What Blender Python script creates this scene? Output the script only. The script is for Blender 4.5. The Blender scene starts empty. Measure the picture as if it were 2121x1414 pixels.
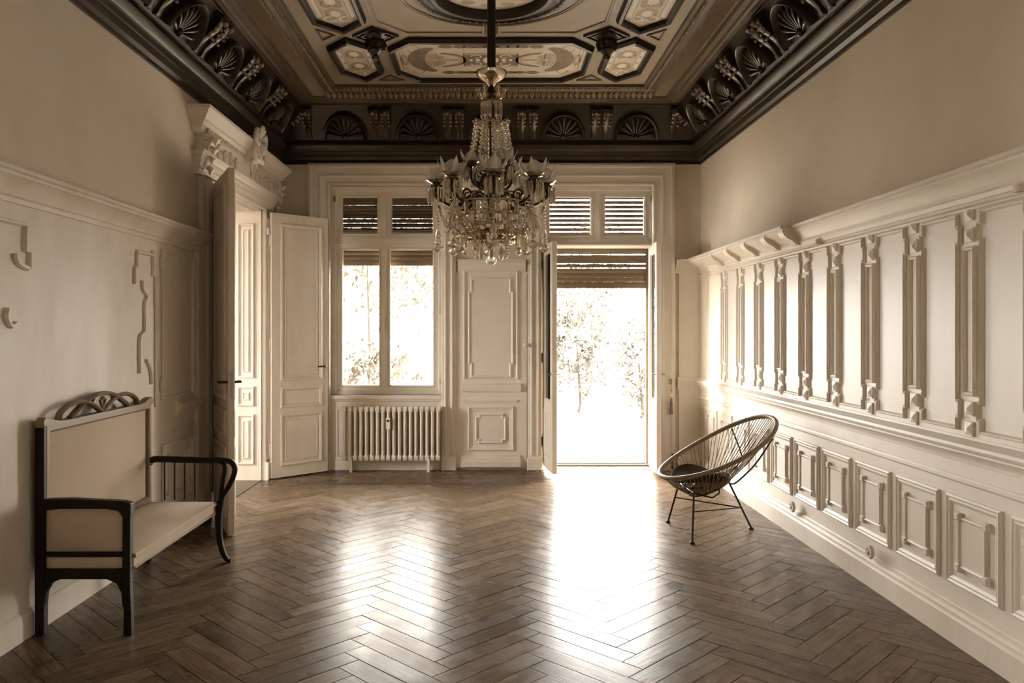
import bpy, bmesh, math, random
from mathutils import Vector, Matrix
random.seed(7)
PI = math.pi
S = bpy.context.scene
C = S.collection

# ------------------------------------------------------------------ camera
F = 1640.0                       # focal length in pixels of the 2121 px frame
cam = bpy.data.cameras.new('camera'); camo = bpy.data.objects.new('camera', cam); C.objects.link(camo)
camo.location = (0, 0, 1.5); camo.rotation_euler = (PI/2, 0, 0)
cam.sensor_width = 36; cam.lens = 36*F/2121
cam.shift_x = 48.5/2121; cam.shift_y = -24/2121
cam.clip_start = 0.05; cam.clip_end = 300
S.camera = camo

# ------------------------------------------------------------------ world, exposure
W = bpy.data.worlds.new('sky'); S.world = W; W.use_nodes = True
bg = W.node_tree.nodes['Background']
bg.inputs['Color'].default_value = (1.0, 0.97, 0.925, 1); bg.inputs['Strength'].default_value = 42.0
S.view_settings.view_transform = 'Standard'; S.view_settings.look = 'None'
S.view_settings.exposure = 0.42; S.view_settings.gamma = 1.0; S.view_settings.use_curve_mapping = False
cy = S.cycles
cy.use_adaptive_sampling = True; cy.adaptive_threshold = .03
cy.max_bounces = 10; cy.diffuse_bounces = 5; cy.glossy_bounces = 4; cy.transmission_bounces = 8; cy.transparent_max_bounces = 10
cy.caustics_reflective = False; cy.caustics_refractive = False
cy.sample_clamp_indirect = 6.0; cy.use_denoising = True

def portal(loc, rot, sx, sy):
    l = bpy.data.lights.new('daylight_portal', 'AREA'); l.shape = 'RECTANGLE'; l.size = sx; l.size_y = sy
    l.cycles.is_portal = True
    o = bpy.data.objects.new('daylight_portal', l); C.objects.link(o); o.location = loc; o.rotation_euler = rot
portal((-1.11, 8.90, 1.9), (-PI/2, 0, 0), 1.25, 2.4)
portal((1.19, 8.90, 1.5), (-PI/2, 0, 0), 1.3, 3.1)
portal((-5.52, 6.3, 1.75), (0, -PI/2, 0), 1.8, 1.15)
portal((-5.52, .35, 1.75), (0, -PI/2, 0), 2.2, 2.1)  # portal of the added, unseen window that fills the near walls

# ------------------------------------------------------------------ materials
def mat(name, col, rough=.6, spec=.4, metal=0., var=0., vscale=3., bump=0., bscale=40., col2=None, coat=0., rnd=0., grain=None):
    m = bpy.data.materials.new(name); m.use_nodes = True
    nt = m.node_tree; N = nt.nodes; L = nt.links
    b = N['Principled BSDF']
    b.inputs['Base Color'].default_value = (*col, 1); b.inputs['Roughness'].default_value = rough
    if max(col) < .25: b.inputs['Specular Tint'].default_value = (1, .86, .68, 1)
    b.inputs['Specular IOR Level'].default_value = spec; b.inputs['Metallic'].default_value = metal
    if coat: b.inputs['Coat Weight'].default_value = coat; b.inputs['Coat Roughness'].default_value = .2
    if var or col2 or bump or rnd:
        tc = N.new('ShaderNodeTexCoord'); mp = N.new('ShaderNodeMapping'); L.new(tc.outputs['Object'], mp.inputs['Vector'])
        if grain: mp.inputs['Scale'].default_value = grain
    if col2:
        n = N.new('ShaderNodeTexNoise'); n.inputs['Scale'].default_value = vscale; n.inputs['Detail'].default_value = 6; n.inputs['Roughness'].default_value = .6
        L.new(mp.outputs['Vector'], n.inputs['Vector'])
        r = N.new('ShaderNodeValToRGB'); r.color_ramp.elements[0].position = .5-var; r.color_ramp.elements[1].position = .5+var
        r.color_ramp.elements[0].color = (*col2, 1); r.color_ramp.elements[1].color = (*col, 1)
        L.new(n.outputs['Fac'], r.inputs['Fac'])
        out = r.outputs['Color']
        if rnd:
            oi = N.new('ShaderNodeObjectInfo'); mr = N.new('ShaderNodeMapRange'); mr.inputs['To Min'].default_value = 1-rnd; mr.inputs['To Max'].default_value = 1+rnd
            L.new(oi.outputs['Random'], mr.inputs['Value'])
            mx = N.new('ShaderNodeVectorMath'); mx.operation = 'SCALE'; L.new(out, mx.inputs[0]); L.new(mr.outputs['Result'], mx.inputs['Scale']); out = mx.outputs['Vector']
        L.new(out, b.inputs['Base Color'])
    if bump:
        n2 = N.new('ShaderNodeTexNoise'); n2.inputs['Scale'].default_value = bscale; n2.inputs['Detail'].default_value = 4
        L.new(mp.outputs['Vector'], n2.inputs['Vector'])
        bp = N.new('ShaderNodeBump'); bp.inputs['Strength'].default_value = bump; bp.inputs['Distance'].default_value = .01
        L.new(n2.outputs['Fac'], bp.inputs['Height']); L.new(bp.outputs['Normal'], b.inputs['Normal'])
    return m
M = {}
M['paint'] = mat('white_paint', (.81, .755, .675), .45, .4, col2=(.74, .67, .575), var=.22, vscale=2.2, bump=.06, bscale=25)
M['worn'] = mat('worn_white_paint', (.80, .74, .655), .5, .35, col2=(.68, .59, .48), var=.24, vscale=2.4, grain=(2, 2, .8), bump=.06, bscale=30)
M['plaster'] = mat('aged_plaster', (.79, .715, .61), .85, .2, col2=(.66, .57, .455), var=.28, vscale=1.3, bump=.12, bscale=9)
M['dark'] = mat('dark_stained_moulding', (.030, .0215, .014), .33, .5, col2=(.016, .0115, .0075), var=.2, vscale=8)
M['black'] = mat('black_moulding', (.012, .009, .006), .4, .4)
M['bead'] = mat('worn_gilt_bead', (.30, .225, .145), .3, .5)
M['ceil'] = mat('brown_painted_ceiling', (.29, .225, .152), .6, .3, col2=(.215, .165, .108), var=.25, vscale=2)
M['soffit'] = mat('brown_glazed_soffit', (.115, .085, .055), .36, .5, col2=(.065, .047, .030), var=.25, vscale=3)
M['cream'] = mat('cream_painted_panel', (.70, .62, .50), .6, .3, col2=(.52, .44, .335), var=.25, vscale=5)
M['ornA'] = mat('brown_ornament_paint', (.13, .095, .06), .6, .3, col2=(.22, .165, .105), var=.2, vscale=14)
M['ornB'] = mat('pale_brown_ornament_paint', (.34, .265, .18), .6, .3)
M['ornW'] = mat('white_ornament_paint', (.86, .79, .68), .6, .3)
M['joint'] = mat('dark_floor_joint', (.02, .014, .009), .8, .1)
M['fabric'] = mat('beige_upholstery', (.57, .475, .37), .95, .1, col2=(.50, .41, .31), var=.3, vscale=3, bump=.15, bscale=220)
M['ebony'] = mat('dark_ebonised_wood', (.009, .0065, .0045), .45, .25)
M['carved'] = mat('brown_carved_wood', (.20, .145, .09), .45, .45)
M['cord'] = mat('tan_cord', (.24, .175, .11), .5, .4)
M['iron'] = mat('black_iron', (.015, .011, .008), .45, .5)
M['bronze'] = mat('dark_bronze', (.085, .060, .034), .26, .5, metal=.6)
M['gilt'] = mat('gilt_ring', (.55, .42, .27), .25, .5, metal=.9)
M['brass'] = mat('polished_brass', (.72, .62, .48), .16, .5, metal=1.)
M['rad'] = mat('radiator_enamel', (.80, .73, .63), .35, .45)
M['slat'] = mat('dark_shutter_slat', (.10, .07, .042), .6, .3, rnd=.25, col2=(.07, .05, .03), var=.3, vscale=4)
M['metal'] = mat('grey_metal', (.30, .24, .17), .35, .5, metal=.7)
M['pad'] = mat('dark_seat_pad', (.045, .032, .020), .9, .15)
M['terrace'] = mat('pale_terrace', (.42, .39, .34), .9, .1, col2=(.36, .33, .28), var=.3, vscale=1)
M['leaf'] = mat('leaf', (.036, .031, .023), .7, .2, col2=(.022, .019, .014), var=.2, vscale=2)
M['bark'] = mat('bark', (.03, .026, .019), .9, .1)
M['mirror'] = mat('dark_glass', (.012, .009, .006), .15, .5)

def floor_mat():
    m = bpy.data.materials.new('oiled_oak_plank'); m.use_nodes = True
    nt = m.node_tree; N = nt.nodes; L = nt.links; b = N['Principled BSDF']
    tc = N.new('ShaderNodeTexCoord'); oi = N.new('ShaderNodeObjectInfo')
    add = N.new('ShaderNodeVectorMath'); add.operation = 'ADD'; L.new(tc.outputs['Object'], add.inputs[0])
    rv = N.new('ShaderNodeVectorMath'); rv.operation = 'SCALE'; rv.inputs[0].default_value = (7, 11, 3); L.new(oi.outputs['Random'], rv.inputs['Scale']); L.new(rv.outputs['Vector'], add.inputs[1])
    mp = N.new('ShaderNodeMapping'); mp.inputs['Scale'].default_value = (1.2, 14, 1); L.new(add.outputs['Vector'], mp.inputs['Vector'])
    n = N.new('ShaderNodeTexNoise'); n.inputs['Scale'].default_value = 4; n.inputs['Detail'].default_value = 6; L.new(mp.outputs['Vector'], n.inputs['Vector'])
    r = N.new('ShaderNodeValToRGB'); e = r.color_ramp.elements
    e[0].position = .3; e[0].color = (.078, .052, .031, 1); e[1].position = .75; e[1].color = (.20, .140, .088, 1)
    L.new(n.outputs['Fac'], r.inputs['Fac'])
    mr = N.new('ShaderNodeMapRange'); mr.inputs['To Min'].default_value = .74; mr.inputs['To Max'].default_value = 1.26; L.new(oi.outputs['Random'], mr.inputs['Value'])
    sc = N.new('ShaderNodeVectorMath'); sc.operation = 'SCALE'; L.new(r.outputs['Color'], sc.inputs[0]); L.new(mr.outputs['Result'], sc.inputs['Scale'])
    L.new(sc.outputs['Vector'], b.inputs['Base Color'])
    n2 = N.new('ShaderNodeTexNoise'); n2.inputs['Scale'].default_value = 5; n2.inputs['Detail'].default_value = 5; L.new(add.outputs['Vector'], n2.inputs['Vector'])
    m2 = N.new('ShaderNodeMapRange'); m2.inputs['From Min'].default_value = .3; m2.inputs['From Max'].default_value = .7; m2.inputs['To Min'].default_value = .21; m2.inputs['To Max'].default_value = .34
    L.new(n2.outputs['Fac'], m2.inputs['Value']); L.new(m2.outputs['Result'], b.inputs['Roughness'])
    b.inputs['Specular IOR Level'].default_value = .07; b.inputs['Specular Tint'].default_value = (1, .80, .58, 1)
    bp = N.new('ShaderNodeBump'); bp.inputs['Strength'].default_value = .12; bp.inputs['Distance'].default_value = .004
    L.new(n.outputs['Fac'], bp.inputs['Height']); L.new(bp.outputs['Normal'], b.inputs['Normal'])
    return m
M['plank'] = floor_mat()
def pane_mat():
    m = bpy.data.materials.new('window_glass'); m.use_nodes = True; nt = m.node_tree; N = nt.nodes; L = nt.links
    N.remove(N['Principled BSDF']); o = N['Material Output']
    t = N.new('ShaderNodeBsdfTransparent'); t.inputs['Color'].default_value = (.95, .94, .92, 1)
    g = N.new('ShaderNodeBsdfGlossy'); g.inputs['Roughness'].default_value = .02
    f = N.new('ShaderNodeFresnel'); f.inputs['IOR'].default_value = 1.35
    mx = N.new('ShaderNodeMixShader'); L.new(f.outputs[0], mx.inputs[0]); L.new(t.outputs[0], mx.inputs[1]); L.new(g.outputs[0], mx.inputs[2])
    L.new(mx.outputs[0], o.inputs['Surface']); return m
M['pane'] = pane_mat()
def crystal_mat(name, tint, g_amt, rough, diff=.0):
    m = bpy.data.materials.new(name); m.use_nodes = True; nt = m.node_tree; N = nt.nodes; L = nt.links
    N.remove(N['Principled BSDF']); o = N['Material Output']
    gl = N.new('ShaderNodeBsdfGlass'); gl.inputs['Color'].default_value = (*tint, 1); gl.inputs['Roughness'].default_value = rough; gl.inputs['IOR'].default_value = 1.5
    gs = N.new('ShaderNodeBsdfGlossy'); gs.inputs['Roughness'].default_value = .06; gs.inputs['Color'].default_value = (.95, .90, .82, 1)
    mx = N.new('ShaderNodeMixShader'); mx.inputs[0].default_value = g_amt; L.new(gl.outputs[0], mx.inputs[1]); L.new(gs.outputs[0], mx.inputs[2])
    out = mx.outputs[0]
    if diff:
        d = N.new('ShaderNodeBsdfTranslucent'); d.inputs['Color'].default_value = (1., .98, .94, 1)
        m2 = N.new('ShaderNodeMixShader'); m2.inputs[0].default_value = diff; L.new(out, m2.inputs[1]); L.new(d.outputs[0], m2.inputs[2]); out = m2.outputs[0]
    L.new(out, o.inputs['Surface']); return m
M['crystal'] = crystal_mat('cut_crystal', (.99, .955, .88), .38, .0, .10)
def frost_mat():
    m = bpy.data.materials.new('frosted_flower_glass'); m.use_nodes = True; nt = m.node_tree; N = nt.nodes; L = nt.links
    b = N['Principled BSDF']; b.inputs['Base Color'].default_value = (.95, .91, .84, 1); b.inputs['Roughness'].default_value = .3
    t = N.new('ShaderNodeBsdfTranslucent'); t.inputs['Color'].default_value = (.92, .87, .79, 1)
    x = N.new('ShaderNodeBsdfTransparent'); m1 = N.new('ShaderNodeMixShader'); m2 = N.new('ShaderNodeMixShader')
    m1.inputs[0].default_value = .4; m2.inputs[0].default_value = .08
    L.new(b.outputs[0], m1.inputs[1]); L.new(t.outputs[0], m1.inputs[2]); L.new(m1.outputs[0], m2.inputs[1]); L.new(x.outputs[0], m2.inputs[2])
    L.new(m2.outputs[0], N['Material Output'].inputs['Surface']); return m
M['frost'] = frost_mat()

# ------------------------------------------------------------------ mesh helpers
def T_id(u, d, w): return (u, d, w)
class MB:
    def __init__(s, T=None): s.v = []; s.f = []; s.T = T or T_id
    def p(s, u, d, w): s.v.append(s.T(u, d, w)); return len(s.v)-1
    def box(s, u0, u1, d0, d1, w0, w1, ch=0, cd=None):
        cd = ch if cd is None else cd
        b = [s.p(u, d0, w) for u, w in ((u0, w0), (u1, w0), (u1, w1), (u0, w1))]
        if ch:
            m = [s.p(u, d1-cd, w) for u, w in ((u0, w0), (u1, w0), (u1, w1), (u0, w1))]
            t = [s.p(u, d1, w) for u, w in ((u0+ch, w0+ch), (u1-ch, w0+ch), (u1-ch, w1-ch), (u0+ch, w1-ch))]
            rings = [b, m, t]
        else:
            t = [s.p(u, d1, w) for u, w in ((u0, w0), (u1, w0), (u1, w1), (u0, w1))]; rings = [b, t]
        s.rings(rings, True, True, True); return s
    def rings(s, R, closed=True, cap0=False, cap1=False):
        for a, b in zip(R, R[1:]):
            n = len(a)
            for i in range(n if closed else n-1):
                j = (i+1) % n; s.f.append((a[i], a[j], b[j], b[i]))
        if cap0: s.f.append(tuple(reversed(R[0])))
        if cap1: s.f.append(tuple(R[-1]))
    def poly(s, pts, d): s.f.append(tuple(s.p(u, d, w) for u, w in pts)); return s
    def prism(s, pts, d0, d1, ch=0):
        R = [[s.p(u, d0, w) for u, w in pts]]
        if ch:
            R.append([s.p(u, d1-ch, w) for u, w in pts]); R.append([s.p(u, d1, w) for u, w in offset(pts, ch)])
        else: R.append([s.p(u, d1, w) for u, w in pts])
        s.rings(R, True, True, True); return s
    def molding(s, pts, prof, fill=False, back=False, edges=None):
        R = [[s.p(u, d, w) for u, w in offset(pts, ins)] for ins, d in prof]
        if edges is None: s.rings(R, True, back, fill)
        else:
            n = len(pts)
            for a, b in zip(R, R[1:]):
                for i in edges:
                    j = (i+1) % n; s.f.append((a[i], a[j], b[j], b[i]))
        return s
    def run(s, prof, a, b):                       # closed (d, w) profile extruded along u
        s.rings([[s.p(a, d, w) for d, w in prof], [s.p(b, d, w) for d, w in prof]], True, True, True); return s
    def tube(s, pts, r, n=8, closed=False, sq=1.0, up=None, caps=True):
        P = [Vector(q) for q in pts]; k = len(P)
        rr = r if isinstance(r, (list, tuple)) else [r]*k
        R = []; prev = None
        for i in range(k):
            if closed: t = P[(i+1) % k]-P[i-1]
            else: t = P[min(i+1, k-1)]-P[max(i-1, 0)]
            t = t.normalized() if t.length > 1e-9 else Vector((0, 0, 1))
            if up is not None: a = Vector(up)
            elif prev is None: a = Vector((0, 0, 1)) if abs(t.z) < .9 else Vector((1, 0, 0))
            else: a = prev
            a = (a-t*a.dot(t)); a = a.normalized() if a.length > 1e-6 else t.orthogonal().normalized()
            prev = a; b = t.cross(a)
            R.append([s.p(*(P[i]+a*math.cos(2*PI*q/n)*rr[i]+b*math.sin(2*PI*q/n)*rr[i]*sq)) for q in range(n)])
        if closed: R.append(R[0]); s.rings(R)
        else: s.rings(R, True, caps, caps)
        return s
    def lathe(s, c, prof, n=16, a0=0., sx=1., sy=1., flute=0, famt=0.):
        R = []
        for r, z in prof:
            ring = []
            for q in range(n):
                a = a0+2*PI*q/n; k = r*(1+famt*math.cos(flute*a)) if flute else r
                ring.append(s.p(c[0]+k*math.cos(a)*sx, c[1]+k*math.sin(a)*sy, c[2]+z))
            R.append(ring)
        s.rings(R, True, True, True); return s
    def ball(s, c, r, n=6, m=4, sz=1.):
        s.lathe(c, [(max(r*math.sin(PI*i/m), r*.02), -r*math.cos(PI*i/m)*sz) for i in range(m+1)], n); return s
    def build(s, name, material, parent=None, smooth=None, bevel=0, recalc=True):
        me = bpy.data.meshes.new(name); me.from_pydata(s.v, [], s.f); me.update()
        if recalc:
            bm = bmesh.new(); bm.from_mesh(me); bmesh.ops.recalc_face_normals(bm, faces=bm.faces); bm.to_mesh(me); bm.free()
        me.materials.append(M[material] if isinstance(material, str) else material)
        if smooth:
            me.polygons.foreach_set('use_smooth', [True]*len(me.polygons)); me.set_sharp_from_angle(angle=math.radians(smooth))
        o = bpy.data.objects.new(name, me); C.objects.link(o)
        if bevel:
            b = o.modifiers.new('edge', 'BEVEL'); b.width = bevel; b.segments = 2; b.limit_method = 'ANGLE'
        if parent: o.parent = parent; o.matrix_parent_inverse = parent.matrix_world.inverted() if parent.type != 'EMPTY' else Matrix.Translation(parent.location).inverted()
        return o
def offset(pts, k):
    """inset of a counter-clockwise polygon by k with mitred corners"""
    if not k: return list(pts)
    n = len(pts); out = []
    for i in range(n):
        x0, y0 = pts[i-1]; x1, y1 = pts[i]; x2, y2 = pts[(i+1) % n]
        ax, ay = x1-x0, y1-y0; bx, by = x2-x1, y2-y1
        la = math.hypot(ax, ay) or 1; lb = math.hypot(bx, by) or 1
        n1 = (-ay/la, ax/la); n2 = (-by/lb, bx/lb)
        den = 1+n1[0]*n2[0]+n1[1]*n2[1]; den = max(den, .25)
        out.append((x1+k*(n1[0]+n2[0])/den, y1+k*(n1[1]+n2[1])/den))
    return out
def rect(u0, u1, w0, w1): return [(u0, w0), (u1, w0), (u1, w1), (u0, w1)]
def ellipse(cx, cy, rx, ry, n=16, a0=0, a1=2*PI): return [(cx+rx*math.cos(a0+(a1-a0)*i/n), cy+ry*math.sin(a0+(a1-a0)*i/n)) for i in range(n if abs(a1-a0) > 6.28 else n+1)]
def empty(name, loc=(0, 0, 0)):
    o = bpy.data.objects.new(name, None); C.objects.link(o); o.location = loc; return o
def tag(o, label=None, cat=None, group=None, kind=None):
    if label: o['label'] = label
    if cat: o['category'] = cat
    if group: o['group'] = group
    if kind: o['kind'] = kind
    return o
def struct(o, label): return tag(o, label, None, None, 'structure')
def link_copy(o, parent, name=None, mw=None):
    c = o.copy(); C.objects.link(c); c.parent = parent
    if mw is not None: c.matrix_world = mw
    return c
def smoothpath(pts, n=6):                      # Catmull-Rom
    P = [Vector(p) for p in pts]; out = []
    for i in range(len(P)-1):
        p0 = P[max(i-1, 0)]; p1 = P[i]; p2 = P[i+1]; p3 = P[min(i+2, len(P)-1)]
        for k in range(n):
            t = k/n
            out.append(.5*((2*p1)+(-p0+p2)*t+(2*p0-5*p1+4*p2-p3)*t*t+(-p0+3*p1-3*p2+p3)*t**3))
    out.append(P[-1]); return out
def lerp(a, b, t): return a+(b-a)*t

XL, XR, YB, YF, ZC = -2.264, 2.28, 8.5, -1.3, 3.90
TR = lambda u, d, w: (XR-d, u, w)
TL = lambda u, d, w: (XL+d, u, w)
TB = lambda u, d, w: (u, YB-d, w)
TC = lambda u, d, w: (u, w, ZC-d)

# ------------------------------------------------------------------ room shell
D0, D1 = 6.45, 7.90          # left doorway along Y
WX0, WX1, WZ0, WZ1 = -1.694, -.50, .80, 3.044     # window opening in the back wall
FX0, FX1 = .565, 1.790       # french door opening
m = MB(); m.box(XR, XR+.22, YF, YB+.35, -.1, 4.15)
wall_right = struct(m.build('wall_right', 'plaster'), 'long aged plaster wall above white panelled wainscot beside the cord chair')
m = MB(); m.box(XL-.30, XL, YF, -.5, -.1, 4.15); m.box(XL-.30, XL, 1.2, D0, -.1, 4.15); m.box(XL-.30, XL, -.5, 1.2, 2.70, 4.15); m.box(XL-.30, XL, D1, YB+.35, -.1, 4.15); m.box(XL-.30, XL, D0, D1, 2.70, 4.15)  # includes an added doorway out of view that lets fill light onto near walls
wall_left = struct(m.build('wall_left', 'plaster'), 'stained plaster wall with broken panelling behind the settee')
m = MB()
for a, b, z0, z1 in ((-5.72, WX0, -.1, 4.15), (WX1, FX0, -.1, 4.15), (FX1, XR+.22, -.1, 4.15), (WX0, WX1, -.1, WZ0), (WX0, WX1, WZ1, 4.15), (FX0, FX1, WZ1, 4.15), (FX0, FX1, -.1, 0.0)):
    m.box(a, b, YB, YB+.35, z0, z1)
wall_back = struct(m.build('wall_back', 'plaster'), 'end wall holding the window, the narrow panelled door and the open garden door')
m = MB()
for a, b, z0, z1 in ((-5.72, XR+.22, -.1, 4.15),):
    m.box(a, b, YF-.3, YF, z0, z1)
wall_front = struct(m.build('wall_front', 'plaster'), 'plain plaster wall behind the viewer')
# adjoining room
m = MB()
for a, b, z0, z1 in ((YF, -.7, -.1, 4.15), (1.4, 5.75, -.1, 4.15), (6.85, YB, -.1, 4.15), (-.7, 1.4, -.1, .7), (-.7, 1.4, 2.8, 4.15), (5.75, 6.85, -.1, .9), (5.75, 6.85, 2.6, 4.15)):  # window nearest the camera is unseen, added as fill behind the extra doorway
    m.box(-5.72, -5.5, a, b, z0, z1)
struct(m.build('wall_side', 'plaster'), 'wall of the next room seen through the open double door')
m = MB(); m.box(-5.5, XL-.30, YF, YB, -.12, -.001)
struct(m.build('floor_side', 'soffit'), 'wooden floor of the next room beyond the double door')
m = MB(); m.box(-5.72, XL-.30, YF, YB, 3.95, 4.15)
struct(m.build('ceiling_side', 'paint'), 'ceiling of the next room beyond the double door')

# ------------------------------------------------------------------ floor: herringbone planks
m = MB(); m.box(XL-.30, XR, YF, YB+.35, -.10, -.021)
floor = struct(m.build('floor', 'joint'), 'dark oiled herringbone parquet floor with window reflections')
PLEN, PWID, GAP, TH = .60, .1135, .0011, .020
c45 = math.sqrt(.5)
def plank_mesh(poly, name='plank'):
    q = MB(); ins = offset(poly, GAP)
    R = [[q.p(x, y, -TH) for x, y in ins], [q.p(x, y, -.0012) for x, y in ins], [q.p(x, y, 0) for x, y in offset(ins, .0014)]]
    q.rings(R, True, True, True); return q
def clip(poly, f):
    out = []
    for i in range(len(poly)):
        a, b = poly[i-1], poly[i]; fa, fb = f(a), f(b)
        if (fa >= 0) != (fb >= 0):
            t = fa/(fa-fb); out.append((a[0]+(b[0]-a[0])*t, a[1]+(b[1]-a[1])*t))
        if fb >= 0: out.append(b)
    return out
def area(p): return .5*sum(p[i-1][0]*p[i][1]-p[i][0]*p[i-1][1] for i in range(len(p)))
YH = 7.66
shared = None; cand = []
e1 = (c45, c45); e2 = (-c45, c45)
ox, oy = -.165, 3.02
for j in range(-5, 6):
    for i in range(-40, 70):
        bx = ox+PLEN*2*c45*j; by = oy+PWID*2*c45*i
        for kind in (0, 1):
            if kind == 0: a, b, c, d = 0, PLEN, 0, PWID
            else: a, b, c, d = PLEN, PLEN+PWID, PWID-PLEN, PWID
            q = [(bx+e1[0]*s+e2[0]*t, by+e1[1]*s+e2[1]*t) for s, t in ((a, c), (b, c), (b, d), (a, d))]
            cx = sum(p[0] for p in q)/4; cyy = sum(p[1] for p in q)/4
            full = q
            for f in (lambda p: p[0]-XL, lambda p: XR-p[0], lambda p: YH-p[1], lambda p: p[1]-YF):
                if q: q = clip(q, f)
            if len(q) < 3 or area(q) < .002: continue
            cand.append((cx, cyy, kind, q, len(q) == 4 and abs(area(q)-PLEN*PWID) < 1e-5))
def shown(c):
    x = 1012+F*c[0]/max(c[1], .1); y = 683+F*1.5/max(c[1], .1)
    return c[1] > 2.9 and -40 < x < 2160 and y < 1560
vis = sorted([c for c in cand if shown(c)], key=lambda c: c[1])[:286]
ids = set(id(c) for c in vis)
rest = [c for c in cand if id(c) not in ids]
for cx, cyy, kind, q, whole in vis:
    ang = PI/4 if kind == 0 else -PI/4
    if whole and shared is not None: o = shared.copy(); C.objects.link(o)
    else:
        ca, sa = math.cos(-ang), math.sin(-ang)
        loc = [((x-cx)*ca-(y-cyy)*sa, (x-cx)*sa+(y-cyy)*ca) for x, y in q]
        o = plank_mesh(loc).build('plank', 'plank')
        if whole: shared = o
    o.parent = floor; o.location = (cx, cyy, random.uniform(-.0006, .0004))
    o.rotation_euler = (random.gauss(0, .0022), random.gauss(0, .0012), ang)
m = MB()
for cx, cyy, kind, q, whole in rest:
    k = plank_mesh(q); n0 = len(m.v); m.v += k.v; m.f += [tuple(i+n0 for i in f) for f in k.f]
tag(m.build('herringbone_planks', 'plank', floor), 'more herringbone planks of the parquet', kind='stuff')
y = YH
while y < YB-.02:
    y2 = min(y+.14, YB); x = XL; k = int((y-YH)/.14)
    for x2 in ((-.6, 1.2, XR) if k % 2 else (-1.5, .4, XR)):
        cx, cyy = (x+x2)/2, (y+y2)/2
        o = plank_mesh(rect(x-cx, x2-cx, y-cyy, y2-cyy)).build('plank', 'plank'); o.parent = floor; o.location = (cx, cyy, random.uniform(-.0006, .0002))
        x = x2
    y = y2
m = MB(); m.box(XL-.30, XL, D0, D1, -.02, .004)
m.build('door_sill', 'soffit', floor)

# ------------------------------------------------------------------ ceiling
m = MB(); m.box(XL-.30, XR+.22, YF, YB+.35, ZC, ZC+.25)
ceiling = struct(m.build('ceiling', 'ceil'), 'brown coffered ceiling with cream painted panels and a round medallion')
CX, CYc = .02, 5.55
def cpoly(pts, sx=1, sy=1):
    q = [(CX+sx*x, CYc+sy*y) for x, y in pts]
    return q if area(q) > 0 else q[::-1]
FR = [(-.035, 0), (-.035, .018), (-.022, .046), (0, .052), (.014, .040), (.018, .004)]
OCT = [(-.665, .98), (.665, .98), (.845, 1.18), (.845, 1.77), (.67, 1.985), (-.67, 1.985), (-.845, 1.77), (-.845, 1.18)]
HEXS = [(-1.19, .99), (-1.02, 1.17), (-1.02, 1.75), (-1.19, 1.965), (-1.36, 1.75), (-1.36, 1.17)]
HEXL = [(-1.18, .745), (-1.36, .555), (-1.36, -.555), (-1.18, -.745), (-1.0, -.555), (-1.0, .555)]
def flat(name, polys, material, parent, d):
    q = MB(TC)
    for p in polys: q.poly(p, d)
    return q.build(name, material, parent)
def ribbon(path, wd):
    n = len(path); L_, R_ = [], []
    for i in range(n):
        x0, y0 = path[max(i-1, 0)]; x1, y1 = path[min(i+1, n-1)]; l = math.hypot(x1-x0, y1-y0) or 1
        nx, ny = -(y1-y0)/l, (x1-x0)/l; w = wd(i/(n-1)) if callable(wd) else wd
        L_.append((path[i][0]+nx*w, path[i][1]+ny*w)); R_.append((path[i][0]-nx*w, path[i][1]-ny*w))
    return [[L_[i], L_[i+1], R_[i+1], R_[i]] for i in range(n-1)]
def border(poly, a, b):
    A, B = offset(poly, a), offset(poly, b); n = len(A)
    return [[A[i], A[(i+1) % n], B[(i+1) % n], B[i]] for i in range(n)]
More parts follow.
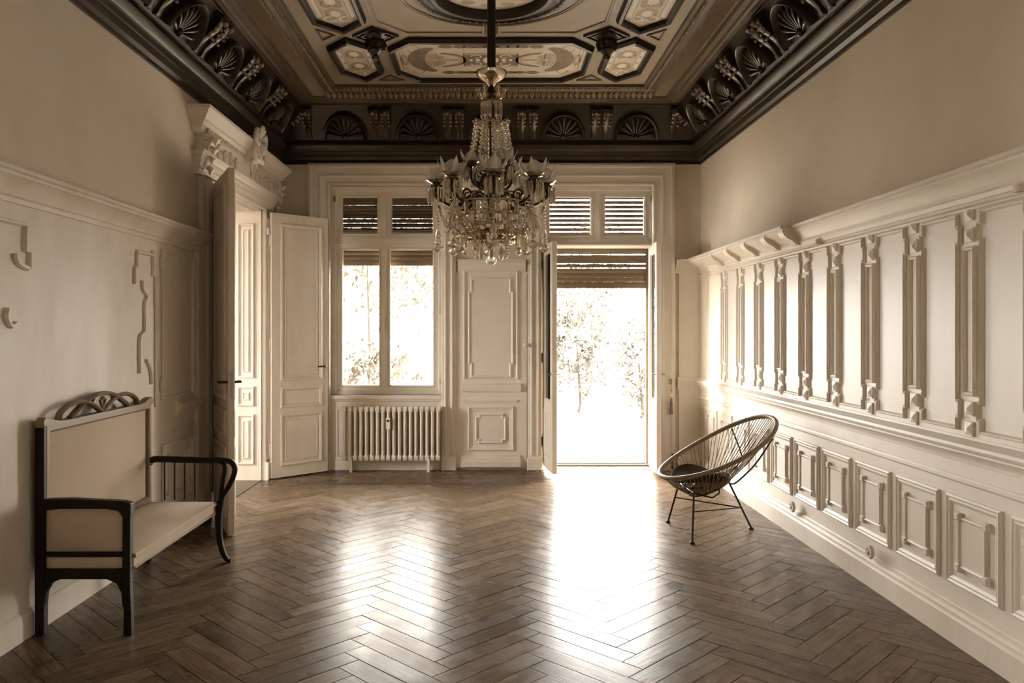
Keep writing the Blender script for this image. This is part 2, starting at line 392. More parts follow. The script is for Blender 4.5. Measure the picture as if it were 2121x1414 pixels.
def painted(pts, name, kind, sx=1, sy=1):
    p = cpoly(pts, sx, sy)
    q = MB(TC).molding(p, FR).build('panel_frame', 'black', ceiling)
    q2 = MB(TC); q2.prism(offset(p, .012), 0, .006); pan = q2.build(name, 'cream', ceiling)
    g = lambda x, y: (CX+sx*x, CYc+sy*y)
    dk, md, wt = [], [], []
    md += border(p, .045, .055) + border(p, .075, .081)
    if kind == 'oct':
        yc = 1.475
        for sgn in (-1, 1):
            ex = lambda cx, rx, ry, n, a0, a1: [(sgn*(cx+rx*math.cos(t)), yc+ry*math.sin(t)) for t in [lerp(a0, a1, k/n) for k in range(n+1)]]
            dk += ribbon([g(*t) for t in ex(.47, .19, .29, 20, -PI/2+.12, PI/2-.12)], lambda t: .016+.060*math.sin(PI*t)**.6)     # wreath
            for s2 in (-1, 1):
                md += ribbon([g(sgn*(.66+.05*math.cos(t)), yc+s2*.27+.09*math.sin(t)) for t in [k*.36 for k in range(15)]], .008)
                dk.append([g(sgn*x, yc+s2*.335+y) for x, y in ellipse(.385, 0, .062, .045, 12)])
                for k in range(4): dk.append([g(sgn*x, yc+s2*.335+y) for x, y in ellipse(.27-.085*k, 0, .058, .040, 10)])
                md += ribbon([g(sgn*.46, yc+s2*.335), g(0, yc+s2*.335)], .007)
                dk += ribbon([g(sgn*.375, yc+s2*.155), g(sgn*.435, yc+s2*.170)], .014)
            for k in range(-5, 6):                                                         # palmette
                an = k*.30; r1 = .155-.010*abs(k); sg2 = (k > 0)-(k < 0)
                pth = [(sgn*(.475+math.cos(an)*r1*t), yc+math.sin(an)*r1*1.25*t+.03*sg2*t*t) for t in (.2, .45, .7, .9, 1)]
                md += ribbon([g(*t) for t in pth], lambda t: .004+.008*t)
                if abs(k) > 1: md += ribbon([g(sgn*(.475-math.cos(an)*.09*t), yc+math.sin(an)*.13*t) for t in (.2, .5, .8, 1)], lambda t: .004+.006*t)
            dk += ribbon([g(*t) for t in ex(.385, .155, .155, 16, PI/2, 3*PI/2)], .013); md += ribbon([g(*t) for t in ex(.385, .125, .125, 16, PI/2+.2, 3*PI/2-.2)], .008)
            md += ribbon([g(sgn*.28, yc), g(sgn*.47, yc)], lambda t: .020-.010*t)
            md += ribbon([g(sgn*(.765+.022*math.cos(t)), yc+.13*math.sin(t)) for t in [k*.4 for k in range(17)]], .012)
        dk.append([g(*t) for t in rect(-.245, .245, yc-.165, yc+.165)])
        wt.append([g(*t) for t in ellipse(0, yc, .070, .085, 18)])
        for sgn in (-1, 1):
            wt.append([g(sgn*.115+x, yc+y) for x, y in ellipse(0, 0, .020, .035, 8)]); wt.append([g(sgn*.175+x, yc+y) for x, y in ellipse(0, 0, .016, .028, 8)])
            for s2 in (-1, 1):
                wt += ribbon([g(sgn*(.13+.045*math.cos(t)), yc+s2*(.095+.04*math.sin(t))) for t in [k*.45 for k in range(12)]], .006)
                wt += ribbon([g(sgn*.02, yc+s2*.145), g(sgn*.23, yc+s2*.145)], .005)
    else:
        ys = [abs(y) for x, y in pts]; yc = (max(y for x, y in pts)+min(y for x, y in pts))/2; hl = (max(y for x, y in pts)-min(y for x, y in pts))/2
        xc = sum(x for x, y in pts)/6
        n = 2 if hl < .6 else 5
        for k in range(n):
            y = yc+(k-(n-1)/2)*hl*(.62 if n == 2 else .30)
            md.append([g(*t) for t in ellipse(xc, y, .085, hl*.20 if n == 2 else .11, 10, .2, 2*PI+.2)])
            wt.append([g(*t) for t in ellipse(xc, y, .042, .06, 12)])
            for s2 in (-1, 1): dk += ribbon([g(*t) for t in ellipse(xc+s2*.045, y+.05, .03, .05, 10, 0, 4.5)], .007)
        for s2 in (-1, 1):
            for k in range(2*n-1):
                y = yc+(k-(2*n-2)/2)*hl*(.32 if n == 2 else .15)
                wt.append([g(*t) for t in rect(xc+s2*.125-.013, xc+s2*.125+.013, y-.055, y+.055)])
            for k in (-1, 1):
                wt += ribbon([g(*t) for t in ellipse(xc+s2*.06, yc+k*hl*.74, .045, .05, 10, .5, 5)], .010)
    flat('painted_ornament', md, 'ornB', pan, .0075); 
    if dk: flat('painted_wreath', dk, 'ornA', pan, .0082)
    if wt: flat('painted_highlight', wt, 'ornW', pan, .0089)
for sy in (1, -1):
    painted(OCT, 'octagonal_panel', 'oct', 1, sy)
    for sx in (1, -1): painted(HEXS, 'hexagonal_panel', 'hex', sx, sy)
for sx in (1, -1): painted(HEXL, 'long_hexagonal_panel', 'hex', sx, 1)
RIM = [(-.012, 0), (-.010, .010), (0, .014), (.010, .010), (.012, 0)]
for sx in (1, -1):
    for sy in (1, -1):
        arc = [(.70*math.cos(a), .70*math.sin(a)) for a in [lerp(math.radians(95.2), math.radians(166), k/14) for k in range(15)]]
        sp = [(-.065, .84), ] + arc + [(-.895, .16), (-.895, .60), (-.68, .84)]
        q = cpoly(sp, sx, sy); MB(TC).molding(q, RIM).build('spandrel_moulding', 'ceil', ceiling, smooth=40)
        MB(TC).molding(cpoly(sp, sx, sy), [(-.025, 0), (-.025, .006), (-.012, .006), (-.012, 0)]).build('spandrel_groove', 'dark', ceiling)
        for tri in ([(-1.07, 2.05), (-.945, 1.89), (-.82, 2.05)], [(-1.40, .76), (-1.265, .89), (-1.40, 1.02)]):
            MB(TC).molding(cpoly(tri, sx, sy), [(0, 0), (0, .012), (.014, .012), (.014, .004)]).build('triangle_moulding', 'soffit', ceiling)
        dia = [(-.94, .70), (-.75, .89), (-.94, 1.08), (-1.13, .89)]
        MB(TC).molding(cpoly(dia, sx, sy), [(0, 0), (0, .022), (.016, .022), (.016, 0)]).build('diamond_moulding', 'dark', ceiling)
        MB(TC).molding(offset(cpoly(dia, sx, sy), .045), [(0, 0), (0, .022), (.016, .022), (.016, 0)]).build('diamond_moulding', 'dark', ceiling)
        # carved drop
        px, py = CX+sx*-.94, CYc+sy*.89
        q = MB(); q.lathe((px, py, ZC), [(.09, 0), (.10, -.012), (.075, -.03), (.062, -.045), (.074, -.07), (.066, -.10), (.05, -.115), (.056, -.13), (.034, -.155), (.018, -.165), (.028, -.180), (.022, -.20), (.004, -.212)], 20, flute=8, famt=.10)
        drop = q.build('carved_drop', 'dark', ceiling, smooth=35); drop['label'] = 'dark carved pendant drop'
        for k in range(8):
            a = 2*PI*k/8+.2; q = MB(); ca, sa = math.cos(a), math.sin(a)
            q.tube([(px+ca*.058, py+sa*.058, ZC-.05), (px+ca*.072, py+sa*.072, ZC-.085), (px+ca*.064, py+sa*.064, ZC-.115), (px+ca*.083, py+sa*.083, ZC-.125)], [.020, .022, .015, .003], 6, sq=.5)
            q.build('acanthus_leaf', 'dark', drop, smooth=60)
# round medallion
circ = lambda r, n=64: [(CX+r*math.cos(2*PI*k/n), CYc+r*math.sin(2*PI*k/n)) for k in range(n)]
med = MB(TC).molding(circ(.585), [(0, 0), (0, .02), (.02, .045), (.055, .05), (.07, .035), (.12, .04), (.15, .07), (.18, .07), (.215, .02), (.215, 0)]).build('medallion_ring', 'black', ceiling, smooth=40)
q = MB(TC); q.prism(circ(.38), 0, .008); medp = q.build('medallion_panel', 'cream', ceiling)
pl = []
for k in range(12):
    a = 2*PI*k/12+.1; pl.append([(CX+.29*math.cos(a)+x, CYc+.29*math.sin(a)+y) for x, y in ellipse(0, 0, .055, .035, 10)])
flat('painted_ornament', pl, 'ornB', medp, .010)
q = MB()
for k in range(60):
    a = 2*PI*k/60; q.ball((CX+.53*math.cos(a), CYc+.53*math.sin(a), ZC-.050), .010, 6, 4)
tag(q.build('bead_row', 'bead', med, smooth=60), kind='stuff')

# ------------------------------------------------------------------ big ceiling cornice, one run per wall
ZF0, ZF1, DF0, DF1 = 3.515, 3.82, .105, .32
CORN = [(0, 3.275), (.018, 3.275), (.018, 3.30), (.045, 3.315), (.055, 3.345), (.055, 3.36), (.068, 3.365), (.075, 3.395), (.090, 3.40), (.112, 3.425), (.122, 3.455), (.112, 3.485), (.098, 3.495), (.098, 3.512), (DF0, ZF0),
        (DF1, ZF1), (.335, 3.82), (.335, 3.838), (.352, 3.84), (.372, 3.825), (.395, 3.83), (.405, 3.85), (.42, 3.85), (.43, 3.835), (.46, 3.838), (.475, 3.868), (.50, 3.87), (.505, 3.862), (.52, 3.862), (.53, 3.885), (.62, 3.885), (.625, 3.865), (.65, 3.862), (.665, 3.875), (.68, 3.886), (.735, 3.886), (.74, 3.872), (.76, 3.872), (.765, 3.90)]
room = [(XL, YF), (XR, YF), (XR, YB), (XL, YB)]
def shell_at(TT, u, parent, proto=[None]):
    """scallop in the sloping frieze; TT maps (u, d, w)"""
    sl = math.hypot(DF1-DF0, ZF1-ZF0); sd, sw = (DF1-DF0)/sl, (ZF1-ZF0)/sl; nd, nw = sw, -sd
    def Q(a, s, h): d = DF0+sd*s+nd*h; w = ZF0+sw*s+nw*h; return TT(u+a, d, w)
    q = MB(Q)
    R_ = .235; H_ = .285
    # dished disc
    R0 = [q.p(R_*math.cos(PI*k/24), .02+H_*math.sin(PI*k/24), .004) for k in range(25)]
    c0 = q.p(0, .02, .004)
    for k in range(24): q.f.append((c0, R0[k], R0[k+1]))
    o = q.build('shell_niche', 'black', parent)
    q = MB(Q)
    pr = [(0, 0), (.0, .055), (-.012, .072), (-.030, .060), (-.046, 0)]
    rings = []
    for k in range(25):
        a = PI*k/24; rings.append([q.p((R_+x)*math.cos(a), .02+(H_+x)*math.sin(a), h) for x, h in pr])
    q.rings(rings, False); q.build('shell_rim', 'dark', o, smooth=50)
    q = MB(Q)
    for k in range(9):
        a = PI*(k+.5)/9; ca, sa = math.cos(a), math.sin(a)
        pts = [(ca*r*R_/.235, .035+sa*r*H_/.235, h) for r, h in ((.035, .012), (.08, .022), (.13, .028), (.175, .024), (.19, .012))]
        q.tube(pts, [.007, .012, .018, .021, .008], 8, sq=.9)
    q.ball((0, .04, .02), .03, 10, 6)
    q.build('shell_ribs', 'dark', o, smooth=60); return o
def corbel_at(TT, u, parent):
    sl = math.hypot(DF1-DF0, ZF1-ZF0); sd, sw = (DF1-DF0)/sl, (ZF1-ZF0)/sl; nd, nw = sw, -sd
    def Q(a, s, h): d = DF0+sd*s+nd*h; w = ZF0+sw*s+nw*h; return TT(u+a, d, w)
    q = MB(Q)
    prof = [(.355, .0, .055), (.355, .075, .058), (.335, .085, .060), (.325, .072, .052), (.30, .078, .050), (.24, .070, .046), (.18, .048, .040), (.12, .030, .032), (.07, .022, .026), (.045, .030, .030), (.02, .028, .030), (.01, .0, .03)]
    R = []
    for s, h, wd in prof:
        R.append([q.p(-wd, s, 0), q.p(-wd*.9, s, h*.8), q.p(-wd*.35, s, h), q.p(wd*.35, s, h), q.p(wd*.9, s, h*.8), q.p(wd, s, 0)])
    q.rings(R, False); o = q.build('leaf_corbel', 'dark', parent, smooth=45)
    q = MB(Q)
    for s in (.30, .26, .22, .17):
        for sg in (-1, 1): q.ball((sg*.033, s, .066 if s > .2 else .05), .014, 6, 4)
    q.ball((0, .315, .085), .018, 8, 5)
    q.build('corbel_beads', 'bead', o, smooth=60); return o
def leafband(q, TT, u0, u1, pitch, d0, d1, w0, w1, th):
    n = int(abs(u1-u0)/pitch)
    for k in range(n):
        u = u0+(u1-u0)*(k+.5)/n; h = pitch*.46
        a = [TT(u-h, d0, w0), TT(u+h, d0, w0), TT(u+h*.7, d1, w1), TT(u-h*.7, d1, w1)]
        b = [TT(u, d0, w0-th), TT(u, d1, w1-th)]
        i = len(q.v); q.v += a+b
        q.f += [(i, i+4, i+5, i+3), (i+4, i+1, i+2, i+5), (i, i+1, i+4), (i+3, i+5, i+2)]
def cornice(n, edge, TT, label, shells, corbels, u0, u1):
    q = MB(lambda u, d, w: (u, w, d))
    half = CORN
    m1 = MB(lambda u, d, w: (u, w, d)).molding(room, CORN[:17], edges=[edge])
    o = struct(m1.build('trim_%d' % n, 'dark', smooth=30), label)
    MB(lambda u, d, w: (u, w, d)).molding(room, CORN[16:], edges=[edge]).build('soffit_moulding', 'soffit', o, smooth=30)
    for u in shells: shell_at(TT, u, o)
    for u in corbels: corbel_at(TT, u, o)
    q = MB(); leafband(q, TT, u0, u1, .056, .515, .632, 3.866, 3.866, .040)
    tag(q.build('leaf_band', 'bead', o), kind='stuff')
    q = MB(); N_ = int(abs(u1-u0)/.040)
    for k in range(N_):
        u = u0+(u1-u0)*(k+.5)/N_; q.ball(TT(u, .705, 3.870), .015, 6, 4)
    tag(q.build('bead_row', 'bead', o, smooth=60), kind='stuff')
    return o
sh_b = [CX+.768*k for k in (-2, -1, 0, 1, 2)]
co_b = [x for k in (-1.5, -.5, .5, 1.5) for x in (CX+.768*k-.062, CX+.768*k+.062)]+[CX-1.91, CX+1.92]
cornice(1, 2, TB, 'dark ceiling cornice with scallop shells above the windows', sh_b, co_b, -1.64, 1.66)
sh_s = [7.78-.785*k for k in range(7)]
co_s = [x for k in range(7) for x in (7.78-.785*(k+.5)-.062, 7.78-.785*(k+.5)+.062)]+[8.17]
cornice(2, 3, TL, 'dark ceiling cornice with shells running above the settee wall', sh_s, co_s, 7.90, 2.2)
cornice(3, 1, TR, 'dark ceiling cornice with shells running above the wainscoted wall', sh_s, co_s, 7.90, 2.2)
cornice(4, 0, lambda u, d, w: (u, YF+d, w), 'dark ceiling cornice behind the viewer', [], [], -1.6, 1.6)

# ------------------------------------------------------------------ wainscot, wainscoted wall
Y0, PIT, NK = 7.60, .484, 12
ST = [Y0-PIT*k for k in range(NK)]
def panel_outline(a, b, z0=1.02, z1=2.055):
    e, n = .088, .066
    z = [z0, z0+.055, z0+.15, z1-.15, z1-.055, z1]
    lf = [(a+e, z[0]), (a+e, z[1]), (a+n, z[1]), (a+n, z[2]), (a+e, z[2]), (a+e, z[3]), (a+n, z[3]), (a+n, z[4]), (a+e, z[4]), (a+e, z[5])]
    rt = [(a+b-x, w) for x, w in lf]
    q = rt+lf[::-1]
    return q if area(q) > 0 else q[::-1]
PM = [(0, .012), (0, .024), (.006, .029), (.013, .025), (.018, .017), (.020, .014)]
def upper_panel(TT, a, b, parent):
    q = MB(TT).molding(panel_outline(a, b), PM, fill=True); return q.build('wainscot_panel', 'paint', parent)
def stile(TT, u, parent):
    q = MB(TT); q.molding(rect(u-.036, u+.036, 1.20, 1.88), [(-.012, .012), (-.012, .024), (-.004, .028), (.005, .024), (.009, .0135)], fill=True)
    o = q.build('stile', 'paint', parent)
    for w in (1.035, 1.13, 1.945, 2.045):
        q = MB(TT); q.box(u-.030, u+.030, .012, .022, w-.034, w+.034); b = [q.p(u-.027, .022, w-.03), q.p(u+.027, .022, w-.03), q.p(u+.027, .022, w+.03), q.p(u-.027, .022, w+.03)]; t = q.p(u, .031, w)
        for i in range(4): q.f.append((b[i], b[(i+1) % 4], t))
        q.build('pyramid_boss', 'paint', o)
def lower_panel(TT, a, b, parent):
    z0, z1 = .265, .70; q = MB(TT)
    q.molding(rect(a+.035, b-.035, z0, z1), [(0, .012), (0, .022), (.010, .028), (.020, .023), (.028, .024), (.040, .018), (.044, .0145), (.056, .0145)], fill=True)
    o = q.build('wainscot_panel', 'paint', parent)
    q = MB(TT); q.molding(rect(a+.135, b-.135, z0+.095, z1-.095), [(0, .010), (0, .025), (.006, .029), (.013, .026), (.017, .022)], fill=True); q.build('raised_tablet', 'paint', o)
    for u in (a+.135, b-.135):
        for w in (z0+.095, z1-.095):
            q = MB(TT); q.box(u-.020, u+.020, .010, .036, w-.020, w+.020, .006); q.build('corner_block', 'paint', o)
def wains_cornice(q, a, b, p, z0=2.10):
    q.run([(0, z0), (.025, z0), (.03, z0+.022), (.038, z0+.03), (.038, z0+.048), (p*.55, z0+.085), (p*.86, z0+.112), (p*.86, z0+.126), (p, z0+.132), (p, z0+.150), (.0, z0+.156)], a, b)
m = MB(TR); m.box(YF, YB, 0, .012, .15, 2.12); back = m.build('wainscot_backing', 'paint', wall_right)
for k in range(NK-1): upper_panel(TR, ST[k+1], ST[k], back)
upper_panel(TR, ST[0], YB-.10, back)
upper_panel(TR, ST[0]-PIT*NK, ST[NK-1], back)
for u in ST: stile(TR, u, back)
m = MB(TR); m.run([(0, 2.062), (.022, 2.062), (.028, 2.072), (.022, 2.082), (0, 2.082)], YF, YB); m.build('frieze_bead', 'paint', wall_right)
m = MB(TR); wains_cornice(m, YF, 5.72, .105); m.build('wainscot_cornice', 'paint', wall_right, smooth=25)
m = MB(TR); wains_cornice(m, 5.72, YB, .175); m.build('wainscot_cornice', 'paint', wall_right, smooth=25)
for u in ST[:5]:
    uu = u+.10 if u < 5.7 else u
    q = MB(TR); q.run([(.02, 2.110), (.060, 2.118), (.090, 2.145), (.12, 2.160), (.145, 2.180), (.160, 2.205), (.160, 2.235), (.02, 2.235)], uu-.048, uu+.048); q.build('modillion', 'paint', wall_right, smooth=30)
for u in (5.40, 3.36):
    q = MB(TR); q.box(u-.018, u+.018, .01, .050, 2.085, 2.118, .008); q.build('nail_block', 'worn', wall_right)
m = MB(TR); m.run([(0, .995), (.020, .995), (.024, .985), (.040, .975), (.058, .962), (.064, .948), (.058, .935), (.045, .928), (.045, .918), (.030, .905), (.022, .885), (.022, .872), (.014, .868), (0, .868)], YF, YB); m.build('chair_rail', 'paint', wall_right, smooth=30)
m = MB(TR); m.run([(0, .80), (.020, .80), (.026, .790), (.026, .775), (.018, .765), (0, .765)], YF, YB); m.build('rail_moulding', 'paint', wall_right)
LOW = [Y0+PIT*.5-PIT*k-.03 for k in range(-1, NK)]
for a in LOW:
    if a < YB-.05: lower_panel(TR, a-PIT, a, back)
for u, w in ((5.80, .205), (4.62, .205)):
    q = MB(TR); q.tube([(u+.03*math.cos(t), .055, w+.03*math.sin(t)) for t in [2*PI*k/10 for k in range(10)]], .012, 6, closed=True); q.ball((u, .055, w), .018, 8, 5); q.build('broken_rosette', 'worn', wall_right, smooth=60)
m = MB(TR); m.run([(0, 0), (.060, 0), (.060, .118), (.052, .128), (.044, .132), (.044, .142), (.036, .152), (.026, .158), (.026, .168), (.018, .176), (0, .180)], YF, YB)
bsr = struct(m.build('baseboard_right', 'worn', smooth=25), 'tall chipped white baseboard under the long wainscot')

# ------------------------------------------------------------------ wainscot, settee wall
LE = 6.18
m = MB(TL); m.box(1.35, LE, 0, .010, .12, 2.12); lback = m.build('wainscot_backing', 'worn', wall_left)
m = MB(TL); wains_cornice(m, 1.35, LE+.05, .105); m.build('wainscot_cornice', 'worn', wall_left, smooth=25)
m = MB(TL); m.box(6.06, LE, .010, .045, .12, 2.10, .008); m.build('corner_pilaster', 'worn', wall_left)
m = MB(TL); m.molding(panel_outline(5.36, 6.10), PM, fill=True); m.build('wainscot_panel', 'worn', wall_left)
m = MB(TL).run([(0, .995), (.020, .995), (.040, .975), (.058, .962), (.064, .948), (.045, .928), (.030, .905), (.014, .868), (0, .868)], 5.70, LE); m.build('chair_rail', 'worn', wall_left, smooth=30)
m = MB(TL).run([(0, .79), (.020, .79), (.026, .775), (.0, .765)], 5.66, 6.08); m.build('rail_moulding', 'worn', wall_left)
lower_panel(TL, 5.42, 5.95+.1, lback)
def frag(pts, r=.012):
    q = MB(TL); q.tube([(u, .016, w) for u, w in pts], r, 6, sq=1.2); q.build('moulding_fragment', 'worn', wall_left, smooth=50)
frag([(5.30, 2.00), (5.06, 2.00), (5.06, 1.90), (5.03, 1.90), (5.03, 1.79)])
frag([(5.30, 2.03), (5.30, 1.86), (5.34, 1.86), (5.34, 1.66)]); frag([(5.345, 1.66), (5.345, .98)], .008)
frag([tuple(t[:2]) for t in smoothpath([(5.14, 1.82, 0), (5.15, 1.76, 0), (5.21, 1.72, 0), (5.17, 1.66, 0), (5.17, 1.50, 0), (5.10, 1.44, 0), (5.10, 1.22, 0)], 5)])
frag([tuple(t[:2]) for t in smoothpath([(5.20, 1.30, 0), (5.26, 1.24, 0), (5.28, 1.14, 0)], 5)])
frag([(3.40, 2.01), (3.84, 2.01), (3.84, 1.88), (3.88, 1.88), (3.88, 1.80)]); frag([tuple(t[:2]) for t in smoothpath([(3.76, 1.86, 0), (3.78, 1.82, 0), (3.86, 1.80, 0)], 5)], .014)
frag([tuple(t[:2]) for t in smoothpath([(3.70, 1.60, 0), (3.69, 1.56, 0), (3.72, 1.52, 0), (3.76, 1.53, 0)], 5)], .014)
m = MB(TL).run([(0, 0), (.024, 0), (.024, .112), (.018, .120), (.018, .132), (.010, .140), (0, .145)], 1.35, LE)
struct(m.build('baseboard_left', 'worn', smooth=25), 'white baseboard along the wall behind the settee')

# ------------------------------------------------------------------ back wall: casing, pilasters, window, french door, panelled door
CP = [(-.244, 0), (-.244, .030), (-.234, .050), (-.214, .062), (-.194, .062), (-.188, .050), (-.120, .050), (-.112, .060), (-.096, .060), (-.090, .044), (-.030, .040), (-.022, .052), (-.004, .052), (.0, .040), (.0, -.02)]
m = MB(TB); m.molding(rect(WX0, FX1-.035, -2.5, WZ1), CP, edges=[1, 2, 3])
for i, (x, y_, z) in enumerate(m.v): m.v[i] = (x, y_, max(z, 0.0))
casing = struct(m.build('trim_5', 'paint', smooth=25), 'broad white architrave framing the window and the garden door')
m = MB(TB); m.box(WX0-.21, WX0-.01, .0, .062, 0, .19, .006); m.build('plinth_block', 'paint', casing)
m = MB(TB); m.box(FX1-.03, FX1+.20, .0, .062, 0, .19, .006); m.build('plinth_block', 'paint', casing)
for a, b in ((-.50, -.352), (.418, .565)):
    m = MB(TB); m.box(a, b, 0, .045, 0, WZ1, .006); pil = m.build('pilaster', 'paint', casing)
    for c in (a+.028, b-.050):
        m = MB(TB); m.run([(.04, .16), (.062, .16), (.062, .162), (.04, WZ1)], 0, .01) if False else m.box(c, c+.022, .044, .062, .16, WZ1-.01, .007); m.build('pilaster_bead', 'paint', pil)
    m = MB(TB); m.box(a-.006, b+.006, 0, .068, 0, .13, .008); m.build('plinth_block', 'worn', pil)
# corner pilaster strip beside the wainscoted wall
m = MB(TB); m.box(2.035, XR, 0, .03, 0, 2.12); cp = m.build('corner_pilaster', 'paint', wall_back)
m = MB(TB); m.molding(rect(2.085, 2.225, 1.03, 2.03), PM); m.build('pilaster_panel', 'paint', cp)
m = MB(TB); m.molding(rect(2.085, 2.225, .26, .78), PM); m.build('pilaster_panel', 'paint', cp)
m = MB(TB); wains_cornice(m, 2.0, XR, .10); m.build('wainscot_cornice', 'paint', cp, smooth=25)
m = MB(TB).run([(0, .995), (.04, .995), (.07, .955), (.05, .92), (.04, .868), (0, .868)], 2.02, XR); m.build('chair_rail', 'paint', cp, smooth=30)
m = MB(TB); m.box(2.02, XR, 0, .055, 0, .16, .008); m.build('plinth_block', 'paint', cp)

def sash(parent, x0, x1, z0, z1, y, name, glass, fr=.055, dp=.05):
    q = MB(lambda u, d, w: (u, y-d, w)); r = rect(x0, x1, z0, z1)
    q.molding(r, [(0, -dp/2), (0, dp/2), (fr*.6, dp/2), (fr*.72, dp/2+.006), (fr*.85, dp/2), (fr, dp*.25), (fr, -dp/2), (0, -dp/2)])
    o = q.build(name, 'paint', parent)
    for a, b, c, d in glass:
        g = MB(); g.box(a, b, y-.003, y+.003, c, d); g.build('pane', 'pane', o)
    return o
# ---- window_1
YW = 8.62; SW = F/YW
PX = lambda x, Y=YW: (x-1012)*Y/F
PZ = lambda y, Y=YW: 1.5-(y-683)*Y/F
m = MB(lambda u, d, w: (u, YW-d, w)); m.molding(rect(WX0, WX1, WZ0, WZ1), [(0, -.05), (0, .055), (.035, .055), (.045, .045), (.045, -.05), (0, -.05)])
win = struct(m.build('window_1', 'paint'), 'tall white casement window above the radiator with a shuttered transom')
zt = PZ(500)
m = MB(); m.box(WX0+.04, WX1-.04, YW-.045, YW+.05, zt-.035, zt+.035); m.build('transom_rail', 'paint', win)
m = MB(); m.box(PX(797)-.022, PX(797)+.022, YW-.045, YW+.05, zt+.03, WZ1-.04); m.build('mullion', 'paint', win)
xm = PX(797)
for a, b in ((WX0+.045, xm-.018), (xm+.018, WX1-.045)):
    sash(win, a, b, zt+.03, WZ1-.045, YW, 'transom_sash', [(a+.06, b-.06, zt+.09, WZ1-.105)], .062)
for a, b in ((WX0+.045, xm), (xm, WX1-.045)):
    s_ = sash(win, a, b, WZ0+.04, zt-.03, YW, 'casement', [(a+.06, b-.06, WZ0+.10, zt-.09)], .062)
m = MB(); m.box(xm-.030, xm+.030, YW-.040, YW-.025, WZ0+.045, zt-.035, .0); m.build('meeting_bead', 'paint', win)
h = MB(); h.box(xm-.013, xm+.013, YW-.052, YW-.040, PZ(676), PZ(656)); hh = h.build('handle_plate', 'rad', win)
h = MB(); h.tube([(xm, YW-.052, PZ(662)), (xm, YW-.075, PZ(662)), (xm, YW-.078, PZ(666)), (xm, YW-.076, PZ(690))], [.007, .007, .008, .006], 8); h.build('lever', 'rad', hh, smooth=50)
m = MB(TB); m.run([(-.12, .80), (.035, .80), (.045, .79), (.045, .765), (.03, .755), (.02, .735), (-.01, .725), (-.12, .725)], WX0-.005, WX1); m.build('sill', 'paint', win, smooth=25)
m = MB(TB); m.molding(rect(WX0+.06, WX1-.05, .14, .66), [(0, 0), (0, .016), (.012, .022), (.024, .014), (.028, 0)]); m.build('apron_panel', 'paint', win)
m = MB(TB); m.box(WX0, WX1, 0, .018, 0, .10); m.build('apron_skirting', 'paint', win)
m = MB(TB); m.box(WX0, WX1, -.0, .006, 0, .73); m.build('apron', 'paint', win)
for z in (WZ1-.10, ):
    q = MB(); q.tube([(WX0+.03, YW-.06, z-.06), (WX0+.03, YW-.06, z)], .010, 8); q.build('hinge', 'metal', win)
for z in (zt-.15, 1.7, WZ0+.15):
    q = MB(); q.tube([(WX1-.035, YW-.058, z-.03), (WX1-.035, YW-.058, z+.03)], .009, 8); q.build('hinge', 'rad', win)
# ---- door_1, garden door
m = MB(lambda u, d, w: (u, YW-d, w)); m.molding(rect(FX0, FX1, -.02, WZ1), [(0, -.05), (0, .055), (.03, .055), (.04, .045), (.04, -.05), (0, -.05)], edges=[1, 2, 3])
fd = struct(m.build('door_1', 'paint'), 'open white glazed double door leading to the bright garden')
zt2 = PZ(504)
m = MB(); m.box(FX0+.03, FX1-.03, YW-.055, YW+.05, zt2-.05, zt2+.035); m.build('transom_rail', 'paint', fd)
m = MB(TB); m.run([(-.065, zt2-.045), (-.05, zt2-.05), (-.03, zt2-.03), (-.03, zt2-.015), (-.045, zt2+.005), (-.065, zt2+.01)], FX0+.03, FX1-.03); m.build('drip_moulding', 'paint', fd)
xm2 = PX(1238)
m = MB(); m.box(xm2-.022, xm2+.022, YW-.045, YW+.05, zt2+.03, WZ1-.04); m.build('mullion', 'paint', fd)
for a, b in ((FX0+.04, xm2-.018), (xm2+.018, FX1-.04)):
    sash(fd, a, b, zt2+.03, WZ1-.04, YW, 'transom_sash', [(a+.06, b-.06, zt2+.09, WZ1-.10)], .062)
h = MB(); h.box(xm2-.012, xm2+.012, YW-.056, YW-.044, PZ(455), PZ(440)); h.build('transom_catch', 'rad', fd)
q = MB(); q.tube([(FX1-.03, YW-.06, WZ1-.16), (FX1-.03, YW-.06, WZ1-.09)], .010, 8); q.build('hinge', 'metal', fd)
m = MB(); m.box(FX0, FX1, 8.5, 8.86, -.02, .006); m.build('threshold', 'worn', fd)
for ya in (8.66, 8.79):
    m = MB(); m.box(FX0+.03, FX1-.03, ya, ya+.03, 0, .030); m.build('threshold_bar', 'iron', fd)
